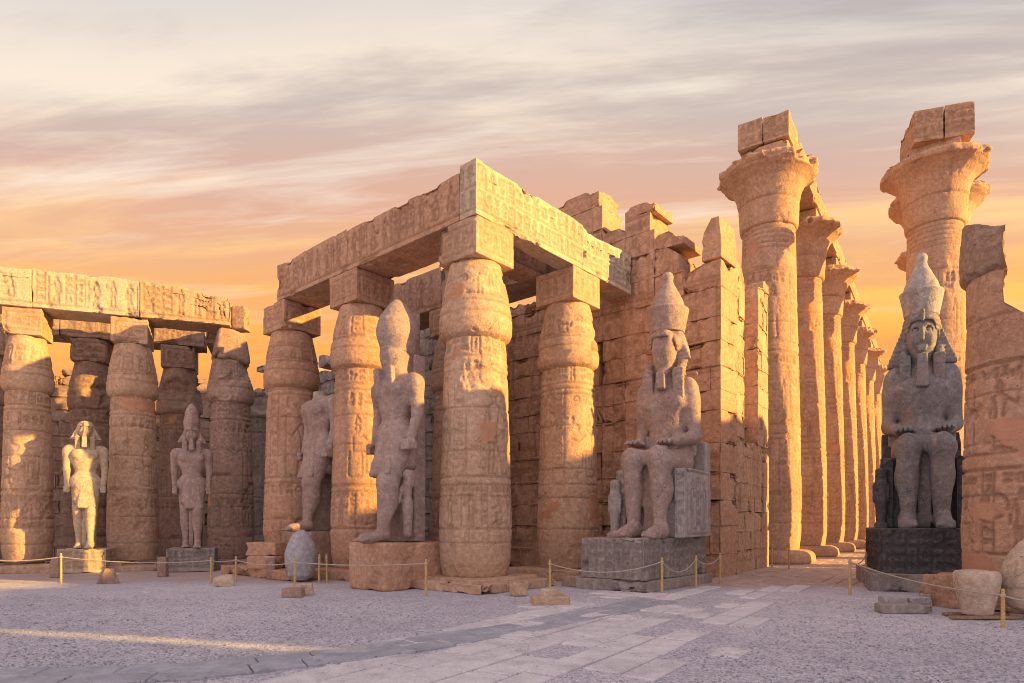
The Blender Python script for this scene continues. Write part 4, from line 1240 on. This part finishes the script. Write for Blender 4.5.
def standing_statue(pos, rz, z, seed, mat, label, scale=1.0, h=.032, crown=None, head=True, eroded=False, kilt_apron=True, amp=(.018, .008), pillar=4.9, left_leg=True, queen=False, girth=1.0):
    t = thing('standing_colossus', label, 'statue', (pos[0], pos[1], z), rz, 'standing royal statues between the columns')
    t.scale = (scale * girth, scale * girth, scale)
    S = Solid((-1.15, -1.45, -.05), (1.15, .6, 5.45 if head else 4.75), h)
    S.cone((.27, -.02, 2.75), (.27, -.42, 1.50), .345, .235, .1); S.cone((.27, -.42, 1.50), (.26, -.55, .28), .225, .135, .08)
    S.ell((.27, -.40, 1.12), (.21, .22, .42), .12); S.ell((.27, -.58, 1.52), (.17, .12, .2), .08)
    S.cone((-.27, .02, 2.75), (-.26, .02, 1.50), .345, .235, .1); S.cone((-.26, .02, 1.50), (-.25, .06, .28), .225, .135, .08)
    S.ell((-.26, .08, 1.12), (.20, .22, .42), .12); S.ell((-.26, -.14, 1.52), (.17, .12, .2), .08)
    for (x, y) in ((.26, -.58), (-.25, .04)):
        S.cone((x, y + .05, .18), (x, y - .45, .11), .16, .13, .07)
        for i in range(5): S.cone((x + (i - 2) * .062, y - .48, .075), (x + (i - 2) * .064, y - .66 + .02 * abs(i - (1 if x > 0 else 3)), .06), .045, .038, .012)
    S.ell((0, .0, 2.80), (.52, .37, .36), .15)
    S.cone((0, .0, 2.85), (0, -.02, 3.40), .33, .365, .15, flat=(1.12, .78, 1))
    S.ell((0, .0, 3.80), (.60, .34, .50), .18); S.cone((-.58, .03, 4.12), (.58, .03, 4.12), .20, .20, .12)
    S.cone((0, .02, 4.15), (0, -.03, 4.55), .21, .19, .08)
    for q in (-1, 1):
        S.ell((q * .25, -.26, 3.90), (.28, .13, .20), .08)
        S.ell((q * .70, .02, 3.98), (.20, .21, .30), .08)
        S.cone((q * .70, .02, 4.05), (q * .745, .05, 3.30), .185, .145, .08)
        S.cone((q * .745, .05, 3.30), (q * .71, -.10, 2.66), .145, .10, .05)
        S.box((q * .71, -.14, 2.46), (.10, .155, .14), .07, .04)
        for i in range(4): S.cone((q * .79, -.26 + .0 * i, 2.56 - i * .068), (q * .64, -.31, 2.555 - i * .068), .042, .040, .012)
        S.cone((q * .65, -.12, 2.58), (q * .61, -.32, 2.50), .05, .042, .02)
    S.cone((0, -.33, 3.12), (0, -.34, 3.12), .03, .025, .02, 's')
    if head:
        if crown == 'tall': S.ell((0, -.02, 4.88), (.355, .37, .44), .10); S.cone((0, .04, 4.1), (0, .0, 4.8), .31, .29, .15)
        if crown == 'tall':
            for q in (-1, 1): S.box((q * .24, -.33, 4.14), (.115, .07, .36), .04, .05, rx=.06)
        S.ell((0, -.06, 4.92), (.265, .30, .38), .06); face_parts(S, (0, -.06, 4.92), .37, eroded)
    else:
        S.ell((.05, -.05, 4.72), (.45, .45, .22), .08, 's')
    build('body', S.mesh(seed, amp, (1.8, 8)), mat, t)
    # pleated kilt with a stiff front panel
    S = Solid((-.75, -.95, 1.55), (.75, .6, 3.15), h * .9)
    S.box((0, -.04, 2.42), (.46, .36, .60), .24, .05, taper=(-.10, -.03)); S.box((.10, -.28, 2.30), (.30, .20, .66), .10, .12, taper=(-.16, -.08), rx=-.14)
    S.rev((0, 0, 0), [(2.88, .445), (3.02, .425)], .03, sq=(1.03, .82))
    S.F = S.F + (.010 * np.sin(np.arctan2(S.Y + .0 * S.Z, S.X + .0 * S.Z) * 46 + S.Z * 3) * (S.Z < 2.84)).astype(np.float32)
    build('kilt', S.mesh(seed + 1, amp, (1.8, 8)), mat, t)
    # back pillar with the stone left between it and the legs
    build('back_pillar', block(Acc(), (.72, .34, pillar), (0, .42, 0), res=.05, e=.035, seed=seed + 2, chips=.8), mat, t)
    build('leg_web', block(Acc(), (.20, .62, 2.2), (-.02, .02, 0), res=.05, e=.03, seed=seed + 6, chips=.4), mat, t)
    if head and crown != 'tall':
        S = Solid((-.75, -.6, 3.7), (.75, .65, 5.55), h * .8)
        nemes(S, (0, -.06, 4.92), .37, wing=1.0)
        if eroded:
            S.ell((-.5, -.1, 4.7), (.25, .3, .5), .1, 's'); S.ell((.52, -.1, 5.0), (.22, .3, .5), .1, 's')
        build('headdress', S.mesh(seed + 3, (amp[0], amp[1] * .7), (2, 9)), mat, t)
        S = Solid((-.3, -.7, 4.0), (.3, -.05, 4.75), h * .7)
        S.box((0, -.38, 4.42), (.10, .09, .24), .035, .02, taper=(-.05, 0), rx=-.08)
        build('beard', S.mesh(seed + 5, (.006, .004), (3, 9)), mat, t)
    if crown == 'white':
        S = Solid((-.5, -.5, 5.05), (.5, .6, 6.5), h)
        S.rev((0, .02, 5.1), [(0, .33), (.35, .37), (.55, .335)], .02)
        S.rev((0, .02, 5.1), [(.5, .31), (.75, .30), (1.0, .20), (1.12, .10), (1.18, .02)], .03)
        build('crown', S.mesh(seed + 7, (.01, .005), (2, 9)), mat, t)
    if crown == 'tall':
        S = Solid((-.75, -.75, 4.35), (.75, .8, 6.4), h)
        S.rev((0, .05, 5.0), [(-.1, .37), (.08, .40), (.28, .455), (.5, .475), (.75, .42), (1.0, .31), (1.2, .19), (1.32, .09)], .03, sq=(1.0, 1.1))
        S.box((0, .16, 4.75), (.26, .20, .45), .12, .12, taper=(.04, 0)); S.cone((0, -.36, 5.06), (0, -.42, 5.32), .05, .06, .03)
        build('crown', S.mesh(seed + 7, (.03, .008), (1.6, 8)), mat, t)
        build('pillar_top', block(Acc(), (.24, .16, 1.20), (0, .54, 4.88), res=.05, e=.05, seed=seed + 9, chips=2.0, wear=1.5), mat, t)
    if queen:
        S = Solid((.25, -.45, -.02), (.75, .25, 2.1), h)
        S.cone((.50, -.05, .2), (.50, -.05, 1.0), .10, .13, .05); S.cone((.50, -.05, 1.0), (.50, -.06, 1.45), .10, .13, .04, flat=(1, .8, 1))
        S.ell((.50, -.08, 1.72), (.10, .11, .14), .03); S.box((.50, -.02, 1.62), (.14, .10, .22), .05, .05); S.cone((.42, -.16, 1.4), (.40, -.22, 1.0), .05, .04, .03)
        build('queen_figure', S.mesh(seed + 8, (.01, .006), (3, 9)), mat, t)
    return t


# the two seated colossi flanking the passage
O_POS, O_RZ = (11.10, 17.35), math.radians(-30)
stone('granite_pale', (.30, .28, .27), (.42, .39, .37), (.52, .49, .46), stain=(.22, .17, .15), speck=.3, speckcol=(.6, .56, .5), sc1=1.2, bump=.45, rough=.7, streak=.7)
seated_statue(O_POS, O_RZ, 1.53, 81, 'granite_grey', 'dark grey seated king with striped headcloth and double crown, right of the passage', scale=.97, h=.026, crown_mat='granite_pale', side_mat='granite_dark')
M_POS, M_RZ = (4.22, 17.45), math.radians(-33)
seated_statue(M_POS, M_RZ, 1.28, 82, 'granite_pink', 'pinkish seated king with a worn-away face, in front of the portal wall', scale=.94, h=.03, eroded=True, amp=(.03, .012), side_mat='granite_pale')

# their pedestals
def carved_block(name, size, centre, rz, mat, label, cat, seed, text='cols', res=.035, chips=.8, e=.03, depth=.03, group=None, wear=.8, **kw):
    cv = Canvas(max(size[0], size[1]), size[2], .02); r = random.Random(seed); W_, Hh = cv.w, size[2]
    if text == 'cols':
        x = .06
        while x < W_ - .2: cv.text_col(r, x, .24, .08, Hh - .08, .045); x += .26
    elif text == 'rows':
        cv.text_row(r, 0, W_, .1, Hh * .4, .045); cv.text_row(r, 0, W_, Hh * .52, Hh * .4, .045)
    fn = lambda V, n, c: -depth * (cv.sample(V[:, 0] + size[0] / 2, V[:, 2] + Hh / 2) * (np.abs(n[:, 1]) > .9) + cv.sample(V[:, 1] + size[1] / 2, V[:, 2] + Hh / 2) * (np.abs(n[:, 0]) > .9))
    a = block(Acc(), size, (0, 0, 0), res=res, e=e, seed=seed, face_fn=fn if text else None, chips=chips, wear=wear, **kw)
    return tag(build(name, a, mat, loc=centre, rz=rz), label, cat, group)


oc = (10.70, 16.70); orz = math.radians(-24)
carved_block('statue_pedestal', (2.30, 3.45, 1.10), (*oc, .43), orz, 'granite_dark', 'black granite pedestal cut with rows of signs under the dark seated king', 'pedestal', 83, depth=.035)
block_o = carved_block('statue_plinth', (2.75, 3.95, .44), (*oc, -.01), orz, 'rubble_grey', 'plain low stone step beneath the black carved pedestal', 'plinth', 84, text=None, res=.07, chips=1.2)
mc = (3.1 - .756 * .9 + .657 * 1.72, 15.06 + .655 * .9 + .754 * 1.72)
carved_block('statue_pedestal', (3.44, 1.80, 1.02), (*mc, .27), ang(CR), 'rubble_grey', 'grey pedestal with a big smooth repair at its left end under the pink seated king', 'pedestal', 85, depth=.03, chips=1.6, wear=1.8)
carved_block('statue_plinth', (3.7, 2.0, .28), (mc[0] + .02, mc[1] + .02, -.01), ang(CR), 'rubble_grey', 'rough foundation course under the grey pedestal of the pink seated king', 'plinth', 86, text=None, res=.06, chips=2)

# standing statues
l_c = (-3.04 - .756 * .75 + .657 * .95, 15.3 + .655 * .75 + .754 * .95)
standing_statue(l_c, math.radians(-44), 1.17, 91, 'granite_pink', 'tallest standing statue with a bulbous crown, left of the corner column', scale=.985, h=.03, crown='tall', eroded=True, queen=True, girth=1.12)
carved_block('statue_pedestal', (2.35, 1.50, 1.18), (-3.04 - .756 * .75 + .657 * 1.17, 15.3 + .655 * .75 + .754 * 1.17, -.01), ang(CR), 'sandstone_red', 'big plain reddish block under the tallest standing statue', 'pedestal', 92, text=None, chips=1.4, wear=1.8, e=.07, res=.05)
standing_statue((-6.10, 20.4), math.radians(-44), 1.40, 93, 'granite_pink', 'headless standing statue between two reddish columns', scale=.985, h=.036, head=False, pillar=3.6, girth=1.13)
carved_block('statue_pedestal', (2.1, 1.5, 1.41), (-5.95, 20.55, -.01), ang(CR), 'sandstone_brown', 'dark pedestal of the headless statue, half hidden behind the egg-shaped stone', 'pedestal', 94, text=None, res=.07, chips=1.6, e=.06)
standing_statue((-14.62, 21.95), math.radians(26), .80, 95, 'limestone', 'sunlit golden standing statue wearing only the striped headcloth', scale=.82, h=.032, girth=.90)
carved_block('statue_pedestal', (1.42, 1.5, .80), (-14.60, 22.0, 0), ang(U) + .05, 'limestone', 'sunlit pedestal with faint signs under the golden standing statue', 'pedestal', 96, text='rows', chips=1.0)
standing_statue((-11.28, 22.55), math.radians(24), .80, 97, 'granite_pink', 'grey standing statue with a pale pointed crown, in shade between columns', scale=.81, h=.032, crown='white', girth=.92)
carved_block('statue_pedestal', (1.5, 1.5, .80), (-11.26, 22.6, 0), ang(U) + .03, 'rubble_grey', 'dark pedestal carved with signs under the grey statue with the pointed crown', 'pedestal', 98, text='rows', chips=1.0)

# ------------------------------------------------------------------ the near broken column on the right
pcol = thing('broken_column', 'thick carved column at the right edge, patched with smooth orange plaster and broken off above', 'column', (10.02, 12.45, 0), -.656)
cvp = Canvas(6.2, 5.2, .02); r_ = random.Random(6)
cvp.scene(r_, 0, 6.2, 2.9, 4.6, .05); cvp.scene(r_, 0, 6.2, 1.0, 2.6, .05); cvp.poly([(0, 4.75), (6.2, 4.75)], .04)
for k in range(5): cvp.poly([(x * .24 + .4 + 1.24 * k, y * .24 + 1.9) for x, y in arc(0, 0, 1, n=18)], .05)
build('shaft', lathe([(.05, .98), (.5, 1.03), (1.6, 1.05), (3.2, 1.02), (4.75, .985)], .024, 101, [1.05, 2.15, 3.15, 4.1], cvp, .05, wear=.9, patches=.27, chips=1.3), 'sandstone_red', pcol)
def half(keep, seed, rag=.25, tilt_=0.0, slope_=0.0):
    def cut(X, Y, Z, T):
        nz = fbm(np.stack([X * 0 + seed, Y * 1.3, Z * 1.3], -1), 1.0, 4, seed)
        drop = tilt_ * sstep(-1.0, keep, X) * sstep(6.9, 7.5, Z)
        return np.minimum(X, keep + slope_ * np.clip((5.75 - Z) / 1.0, 0, 1) + rag * nz), Y, Z - drop
    return cut
build('upper_shaft', lathe([(4.70, .985), (5.4, .975), (6.42, .97)], .026, 102, [5.55], None, wear=1.2, patches=.08, chips=1.5, cut=half(-.34, 4, .12, 0.0, 1.2)), 'sandstone_red', pcol)
build('capital', lathe([(6.40, .98), (6.50, 1.07), (6.8, 1.09), (7.2, 1.07), (7.56, 1.04)], .03, 103, [], None, wear=1.6, chips=1.5, cut=half(-.34, 9, .10, .38)), 'sandstone_brown', pcol)
build('broken_core', block(Acc(), (1.15, 1.3, .55), (.30, .05, 4.62), res=.05, e=.12, seed=104, chips=2.5, wear=2.5), 'sandstone_pale', pcol)
build('plinth', block(Acc(), (2.6, 2.6, .18), (.1, .1, -.02), res=.08, seed=105, chips=1.5), 'sandstone_red', pcol)

def broken(seed, n=7):
    # planar breaks that turn a block into an angular fragment
    r = np.random.RandomState(seed)
    D = r.normal(size=(n, 3)); D /= np.linalg.norm(D, axis=1, keepdims=True); D[:, 2] = np.abs(D[:, 2])
    def f(P):
        ext = np.abs(P).max(0)
        for d in D:
            sup = np.abs(d * ext).sum() * r.uniform(.62, .80)
            over = np.maximum(P @ d - sup, 0); P = P - over[:, None] * d
        return P
    return f


# loose carved stones
def lump(name, label, pos, prof, seed, mat, wear=1.5, cut=None, cat='stone', rz=0, chips=1.0, sq=(1, 1), res=.03, tilt=0, patches=0.0):
    a = lathe(prof, res, seed, [], None, wear=wear, chips=chips, cut=cut, patches=patches)
    o_ = build(name, a, mat, loc=pos, rz=rz); o_.scale = (sq[0], sq[1], 1)
    if tilt: o_.rotation_euler = (tilt, 0, rz)
    return tag(o_, label, cat)


lump('stone_cup', 'flat-topped cup-shaped stone on wooden planks beside the right column', (8.08, 11.12, .05), [(0, .22), (.12, .24), (.40, .315), (.62, .345), (.69, .345), (.73, .33), (.755, .30)], 111, 'sandstone_pale', wear=1.0, cat='carved stone', chips=.6)
lump('stone_egg', 'egg-shaped carved stone leaning at the right picture edge', (8.98, 11.05, .10), [(0, .18), (.08, .34), (.3, .44), (.42, .43), (.46, .46), (.75, .44), (1.0, .33), (1.2, .19), (1.3, .05)], 112, 'sandstone_pale', wear=1.2, cat='carved stone', chips=.6)
a = block(Acc(), (.95, .75, .66), (0, 0, 0), res=.03, e=.03, seed=113, chips=1.5, warp=broken(6, 9))
tag(build('rough_stone', a, 'sandstone_red', loc=(8.70, 12.75, -.03), rz=.5), 'rough brown angular stone beside the cup-shaped stone', 'stone')
lump('stone_egg', 'smooth grey egg-shaped crown fragment standing by the red base', (-5.93, 17.95, .05), [(0, .20), (.12, .34), (.45, .44), (.75, .45), (1.05, .37), (1.28, .24), (1.42, .07)], 114, 'pebble_grey', wear=1.5, cat='carved stone', chips=.3, tilt=-.05)


def plainblock(name, size, px, Y, label, seed, mat='sandstone_brown', rz=0.0, z=0.0, e=.03, cat='stone block', group=None, chips=1.5, res=.05, wear=1.2, warp=None):
    a = block(Acc(), size, (0, 0, 0), res=res, e=e, seed=seed, chips=chips, wear=wear, warp=warp)
    x, y = at(px, Y)
    return tag(build(name, a, mat, loc=(x, y, z - .01), rz=rz), label, cat, group)


lean = lambda P: np.stack([P[:, 0], P[:, 1], P[:, 2] * (1 - .9 * np.clip(P[:, 0] / .4 + .3, 0, 1))], -1)
plainblock('stone_slab', (.72, .42, .20), 550, 12.75, 'pinkish low block in the gravel in front of the half-sunlit column', 121, 'sandstone', .12, chips=.5, res=.03)
plainblock('stone_wedge', (.42, .22, .14), 551, 12.80, 'small wedge-shaped stone lying on the pinkish low block', 122, 'sandstone_pale', .4, .19, res=.03, warp=lambda P: np.stack([P[:, 0] * (1 - 1.2 * (P[:, 2] + .07)), P[:, 1], P[:, 2]], -1))
plainblock('small_block', (.38, .36, .34), 519, 14.6, 'cube-like brown block at the right end of the corner column step', 123, 'sandstone', .3, res=.04)
plainblock('stone_slab', (.44, .36, .20), 293, 14.35, 'grey square paver-like block in the gravel below the egg-shaped fragment', 124, 'sandstone_brown', .1, res=.03)
plainblock('loose_stone', (.40, .32, .26), 305, 14.75, 'pale wedge of broken stone behind the grey square block', 125, 'sandstone_pale', .6, res=.03, e=.02, warp=broken(1))
plainblock('loose_stone', (.48, .36, .30), 224, 16.8, 'pale angular stone lying near the leftmost rope posts', 126, 'sandstone_pale', .5, res=.03, e=.02, warp=broken(2))
plainblock('loose_stone', (.50, .40, .42), 108, 17.6, 'brown triangular stone in the gravel between the two pedestals', 127, 'sandstone_brown', .8, res=.04, warp=lambda P: np.stack([P[:, 0] * (.7 - 1.3 * P[:, 2]), P[:, 1] * (.8 - P[:, 2]), P[:, 2]], -1))
plainblock('stone_slab', (.92, .34, .17), 904, 11.75, 'dark long block lying in front of the black pedestal', 128, 'rubble_grey', -.05, chips=.5, res=.03)
plainblock('stone_tile', (.42, .30, .14), 893, 12.15, 'left of the two flat grey tiles on the dark long block', 129, 'pebble_grey', -.08, .12, chips=.4, res=.03)
plainblock('stone_tile', (.42, .30, .14), 916, 12.12, 'right of the two flat grey tiles beside the dark long block', 130, 'pebble_grey', .02, .12, chips=.4, res=.03)
plainblock('small_block', (.24, .22, .30), 925, 12.55, 'small upright tan block beside the grey tiles', 131, 'sandstone_pale', .1, chips=.5, res=.03)
for i, (dx, dy, rz_, ln, lb) in enumerate(((0, -.22, .02, 1.25, 'front wooden plank under the cup-shaped stone'), (.12, .20, -.06, 1.1, 'rear wooden plank under the cup-shaped stone'))):
    a = block(Acc(), (ln, .10, .055), (0, 0, 0), res=.08, e=.01, seed=140 + i, wear=.2, chips=.1)
    tag(build('wooden_plank', a, 'plank_wood', loc=(8.08 + dx, 11.12 + dy, .0), rz=rz_), lb, 'plank')

# low steps and platforms of the porticoes
step = lambda size, c, rz, label, seed, mat='sandstone', z=-.01, **k: tag(build('stone_step', block(Acc(), size, (0, 0, 0), res=.07, e=.04, seed=seed, chips=1.6, **k), mat, loc=(*c, z), rz=rz), label, 'step')
hp = H_COL
step((2.9, 2.75, .24), (hp[0] + .15, hp[1] - .1), ang(CR), 'wide low step beneath the corner column', 151, 'sandstone')
ip = pI
step((2.4, 2.5, .26), (ip[0] - .05, ip[1]), ang(CR), 'low step beneath the half-sunlit column', 152, 'sandstone')
step((1.5, .7, .30), (2.05, 17.05), ang(CR), 'loose low step block left of the grey pedestal', 153, 'sandstone_brown')
pm = along(along(H_COL, CL, 7.0), CR, -1.0)
step((4.6, 2.6, .30), (pm[0] - .1, pm[1]), ang((-CL[0], -CL[1])), 'long low reddish platform under the headless statue and its neighbour column', 154, 'sandstone_red')
step((2.2, 2.0, .72), (pF[0] - .0, pF[1] - .0), ang(CR), 'stacked red base course under the free end column', 155, 'sandstone_red')
b1 = along(pF, (0, -1), 1.75)
plainblock('base_block', (1.15, .7, .40), 268, 19.6, 'lower block of the red stacked base beside the grey egg-shaped stone', 156, 'sandstone_red', -.35, .28)
plainblock('base_block', (1.10, .7, .40), 268, 19.65, 'upper block of the red stacked base beside the grey egg-shaped stone', 157, 'sandstone_red', -.33, .68)
for i, (px, ln, lb) in enumerate(((-6, 3.2, 'low step at the left picture edge'), (45, 2.4, 'cracked low step under the bright left column'), (88, 2.3, 'low step in front of the sunlit pedestal'), (140, 2.9, 'low step under the column with a thin stripe of light'), (190, 2.2, 'low step in front of the grey statue pedestal'), (236, 2.3, 'low step under the shattered-capital column'))):
    p0 = lpos(along(LA, UN, -1.45), px)
    step((ln, 1.5 if i % 2 else 1.2, .20 + .05 * (i % 3)), p0, ang(U) + .02 * (i - 2), lb, 160 + i, 'sandstone' if i < 4 else 'sandstone_brown')
for i, (px, Y, lb) in enumerate(((56, 19.6, 'small upright stone stub left of the sunlit pedestal'), (163, 20.0, 'small upright stone stub right of the striped-light column'), (271, 19.0, 'small upright stone stub by the red base'))):
    plainblock('stone_stub', (.26, .26, .62), px, Y, lb, 170 + i, 'sandstone_brown', .2)

# ------------------------------------------------------------------ rope barrier
def post(px, Y, hgt, label, lean=0.0):
    x, y = at(px, Y)
    t = thing('barrier_post', label, 'barrier post', (x, y, 0), lean * 3, 'wooden rope posts')
    t.rotation_euler = (lean, lean * .5, 0)
    a = lathe([(-.05, .030), (.02, .032), (hgt - .03, .028), (hgt, .022)], .02, int(px), [], None, wear=.12, chips=.0)
    build('post', a, 'post_wood', t)
    a = lathe([(hgt - .13, .030), (hgt - .125, .040), (hgt - .085, .040), (hgt - .08, .030)], .015, int(px) + 1, [], None, wear=.05, chips=0)
    build('rope_knot', a, 'rope_fibre', t)
    return (x, y, hgt - .10)


def rope(p, q, sag, label):
    n = 24; pts = []
    for i in range(n + 1):
        s = i / n; pts.append((p[0] + (q[0] - p[0]) * s, p[1] + (q[1] - p[1]) * s, p[2] + (q[2] - p[2]) * s - sag * 4 * s * (1 - s)))
    pts = np.array(pts); V = []; m = 8; r = .013
    for i, c in enumerate(pts):
        d = pts[min(i + 1, n)] - pts[max(i - 1, 0)]; d /= np.linalg.norm(d); s1 = np.cross(d, (0, 0, 1)); s1 /= np.linalg.norm(s1); s2 = np.cross(d, s1)
        for k in range(m): a_ = 2 * math.pi * k / m + i * .9; rr = r * (1 + .15 * math.cos(4 * a_)); V.append(c + rr * (math.cos(2 * math.pi * k / m) * s1 + math.sin(2 * math.pi * k / m) * s2))
    Q = [(i * m + k, i * m + (k + 1) % m, (i + 1) * m + (k + 1) % m, (i + 1) * m + k) for i in range(n) for k in range(m)]
    tag(build('barrier_rope', Acc().add(V, Q), 'rope_fibre'), label, 'rope', 'ropes of the barrier')


P1 = post(-40, 17.0, .84, 'rope post just beyond the left picture edge')
P2 = post(61, 17.2, .84, 'rope post left of the sunlit pedestal')
P3 = post(211, 17.6, .72, 'leftmost of three short rope posts near the shattered column')
P4 = post(236, 18.0, .72, 'middle of three short rope posts near the shattered column')
P5 = post(295, 14.75, .84, 'rope post standing in front of the grey egg-shaped fragment')
P6 = post(426, 14.35, .84, 'rope post between the big plain pedestal and the corner step')
P7 = post(550, 14.8, .80, 'rope post in front of the half-sunlit column')
P8 = post(662, 15.0, .84, 'rope post at the front corner of the grey pedestal')
P9 = post(696, 16.1, .84, 'rope post at the right end of the grey pedestal')
P10 = post(720, 17.3, .84, 'rope post at the corner of the portal wall')
P11 = post(772, 24.0, .95, 'left of two small rope posts at the foot of the nearest giant column')
P12 = post(789, 23.0, .95, 'right of two small rope posts at the foot of the nearest giant column')
P13 = post(850, 14.6, .86, 'rope post at the left front of the black pedestal step')
P14 = post(866, 17.4, .86, 'rope post at the left rear of the black pedestal step')
P15 = post(1003, 10.0, .60, 'rope post between the cup-shaped and egg-shaped stones')
P18 = post(1062, 9.9, .60, 'rope post just beyond the right picture edge')
P16 = post(319, 17.6, .80, 'left leg-like post of the crossed pair behind the egg-shaped fragment', .10)
P17 = post(327, 17.7, .80, 'right leg-like post of the crossed pair behind the egg-shaped fragment', -.08)
for p, q, s_, lb in ((P1, P2, .10, 'rope across the lit column at the left edge'), (P2, P3, .10, 'long rope passing both left pedestals'), (P3, P4, .04, 'short rope beside the shattered column'), (P4, P5, .10, 'rope running towards the egg-shaped fragment'),
                     (P5, P6, .06, 'rope in front of the big plain pedestal'), (P7, P8, .22, 'sagging rope across the front of the grey pedestal'), (P8, P9, .28, 'sagging rope at the grey pedestal corner'), (P9, P10, .16, 'short sagging rope by the portal wall'),
                     (P11, P12, .12, 'short rope at the foot of the nearest giant column'), (P13, P14, .12, 'short rope at the left of the black pedestal'), (P13, P15, .10, 'long rope passing in front of the black pedestal and the cup-shaped stone'), (P15, P18, .08, 'rope towards the right picture edge')):
    rope(p, q, s_, lb)

# ------------------------------------------------------------------ distant ruins down the passage and the far side of the court
far = at(884, 118)
a = masonry(Acc(), 26, lambda x: 8 + 5 * (int(x / 4) % 2) + 1.5 * math.sin(x), 2.0, seed=21, res=.5, course=(1.2, 1.8), blen=(2, 4), chips=.5)
tag(build('distant_ruin', a, 'far_stone', loc=(far[0] - 4, far[1], 0), rz=.3), 'pale distant broken wall at the far end of the passage', 'wall')
a = masonry(Acc(), 3.0, lambda x: 3.0 + .8 * (x > 1.2), 1.5, seed=22, res=.25, course=(.8, 1.2), blen=(1, 1.6), chips=.8)
fx = at(872, 72)
tag(build('distant_stones', a, 'sandstone_red', loc=(fx[0], fx[1], 0), rz=.2), 'small heap of reddish blocks beyond the last colonnade column', 'stone block')

# unseen opposite court wall, placed and sized to shade the floor and lower parts
a = Acc()
for y0_, y1_, top_ in ((-26, -1.65, None), (-1.65, -1.05, 8.75), (-1.05, 18, None)):  # low notch added to let a streak of sun onto the gravel
    sub_ = masonry(Acc(), y1_ - y0_, (lambda x: WEST_TOP + .08 * math.sin(x * 1.7)) if top_ is None else (lambda x: top_), 1.4, seed=31, res=.35, course=(.97, .98), blen=(1.4, 2.6), chips=.4)
    for v_, q_ in zip(sub_.v, sub_.q): a.add(v_ + np.array([y0_ + 26, 0, 0], np.float32), q_ - q_.min())
tag(build('west_shade_wall', a, 'sandstone', loc=(WEST_X, -26, 0), rz=math.radians(90)), 'long court wall outside the picture on the right side, placed to shade the court', 'wall')


# loose larger pebbles lying in the gravel
def pebbles():
    rng = np.random.RandomState(5)
    t_ = (1 + 5 ** .5) / 2
    B = np.array([(-1, t_, 0), (1, t_, 0), (-1, -t_, 0), (1, -t_, 0), (0, -1, t_), (0, 1, t_), (0, -1, -t_), (0, 1, -t_), (t_, 0, -1), (t_, 0, 1), (-t_, 0, -1), (-t_, 0, 1)]) / 1.9
    Fc = np.array([(0, 11, 5), (0, 5, 1), (0, 1, 7), (0, 7, 10), (0, 10, 11), (1, 5, 9), (5, 11, 4), (11, 10, 2), (10, 7, 6), (7, 1, 8), (3, 9, 4), (3, 4, 2), (3, 2, 6), (3, 6, 8), (3, 8, 9), (4, 9, 5), (2, 4, 11), (6, 2, 10), (8, 6, 7), (9, 8, 1)])
    n = 15000
    Y = 5.6 + 11 * rng.rand(n) ** 1.5; X = (rng.rand(n) * 1.8 - .9) * Y
    off = (X - centre_line(Y)) * .8
    keep = (rng.rand(n) < np.where(np.abs(off) < 2.0, .22, 1.0)) & ~((X > 7) & (Y > 10.5)) & (Y < 14.5)
    X, Y = X[keep], Y[keep]; n = len(X)
    r = .007 + .012 * rng.rand(n) ** 2.5
    V = B[None] * (1 + .35 * (rng.rand(n, 12, 1) - .5)) * r[:, None, None] * np.stack([1 + .5 * rng.rand(n), np.ones(n), .6 + .3 * rng.rand(n)], -1)[:, None, :]
    a_ = rng.rand(n) * 6.28; c, s = np.cos(a_)[:, None], np.sin(a_)[:, None]
    V = np.stack([c * V[..., 0] - s * V[..., 1] + X[:, None], s * V[..., 0] + c * V[..., 1] + Y[:, None], V[..., 2] + (.022 * fbm(np.stack([X, Y, X * 0], -1), .55, 3, 3) + .010 * fbm(np.stack([X, Y, X * 0], -1), 2.6, 2, 8) + .002)[:, None]], -1)
    Q = (Fc[None] + 12 * np.arange(n)[:, None, None]).reshape(-1, 3)
    struct(build('gravel', Acc().add(V.reshape(-1, 3), Q), 'pebble_grey', smooth=False), 'stuff')


pebbles()
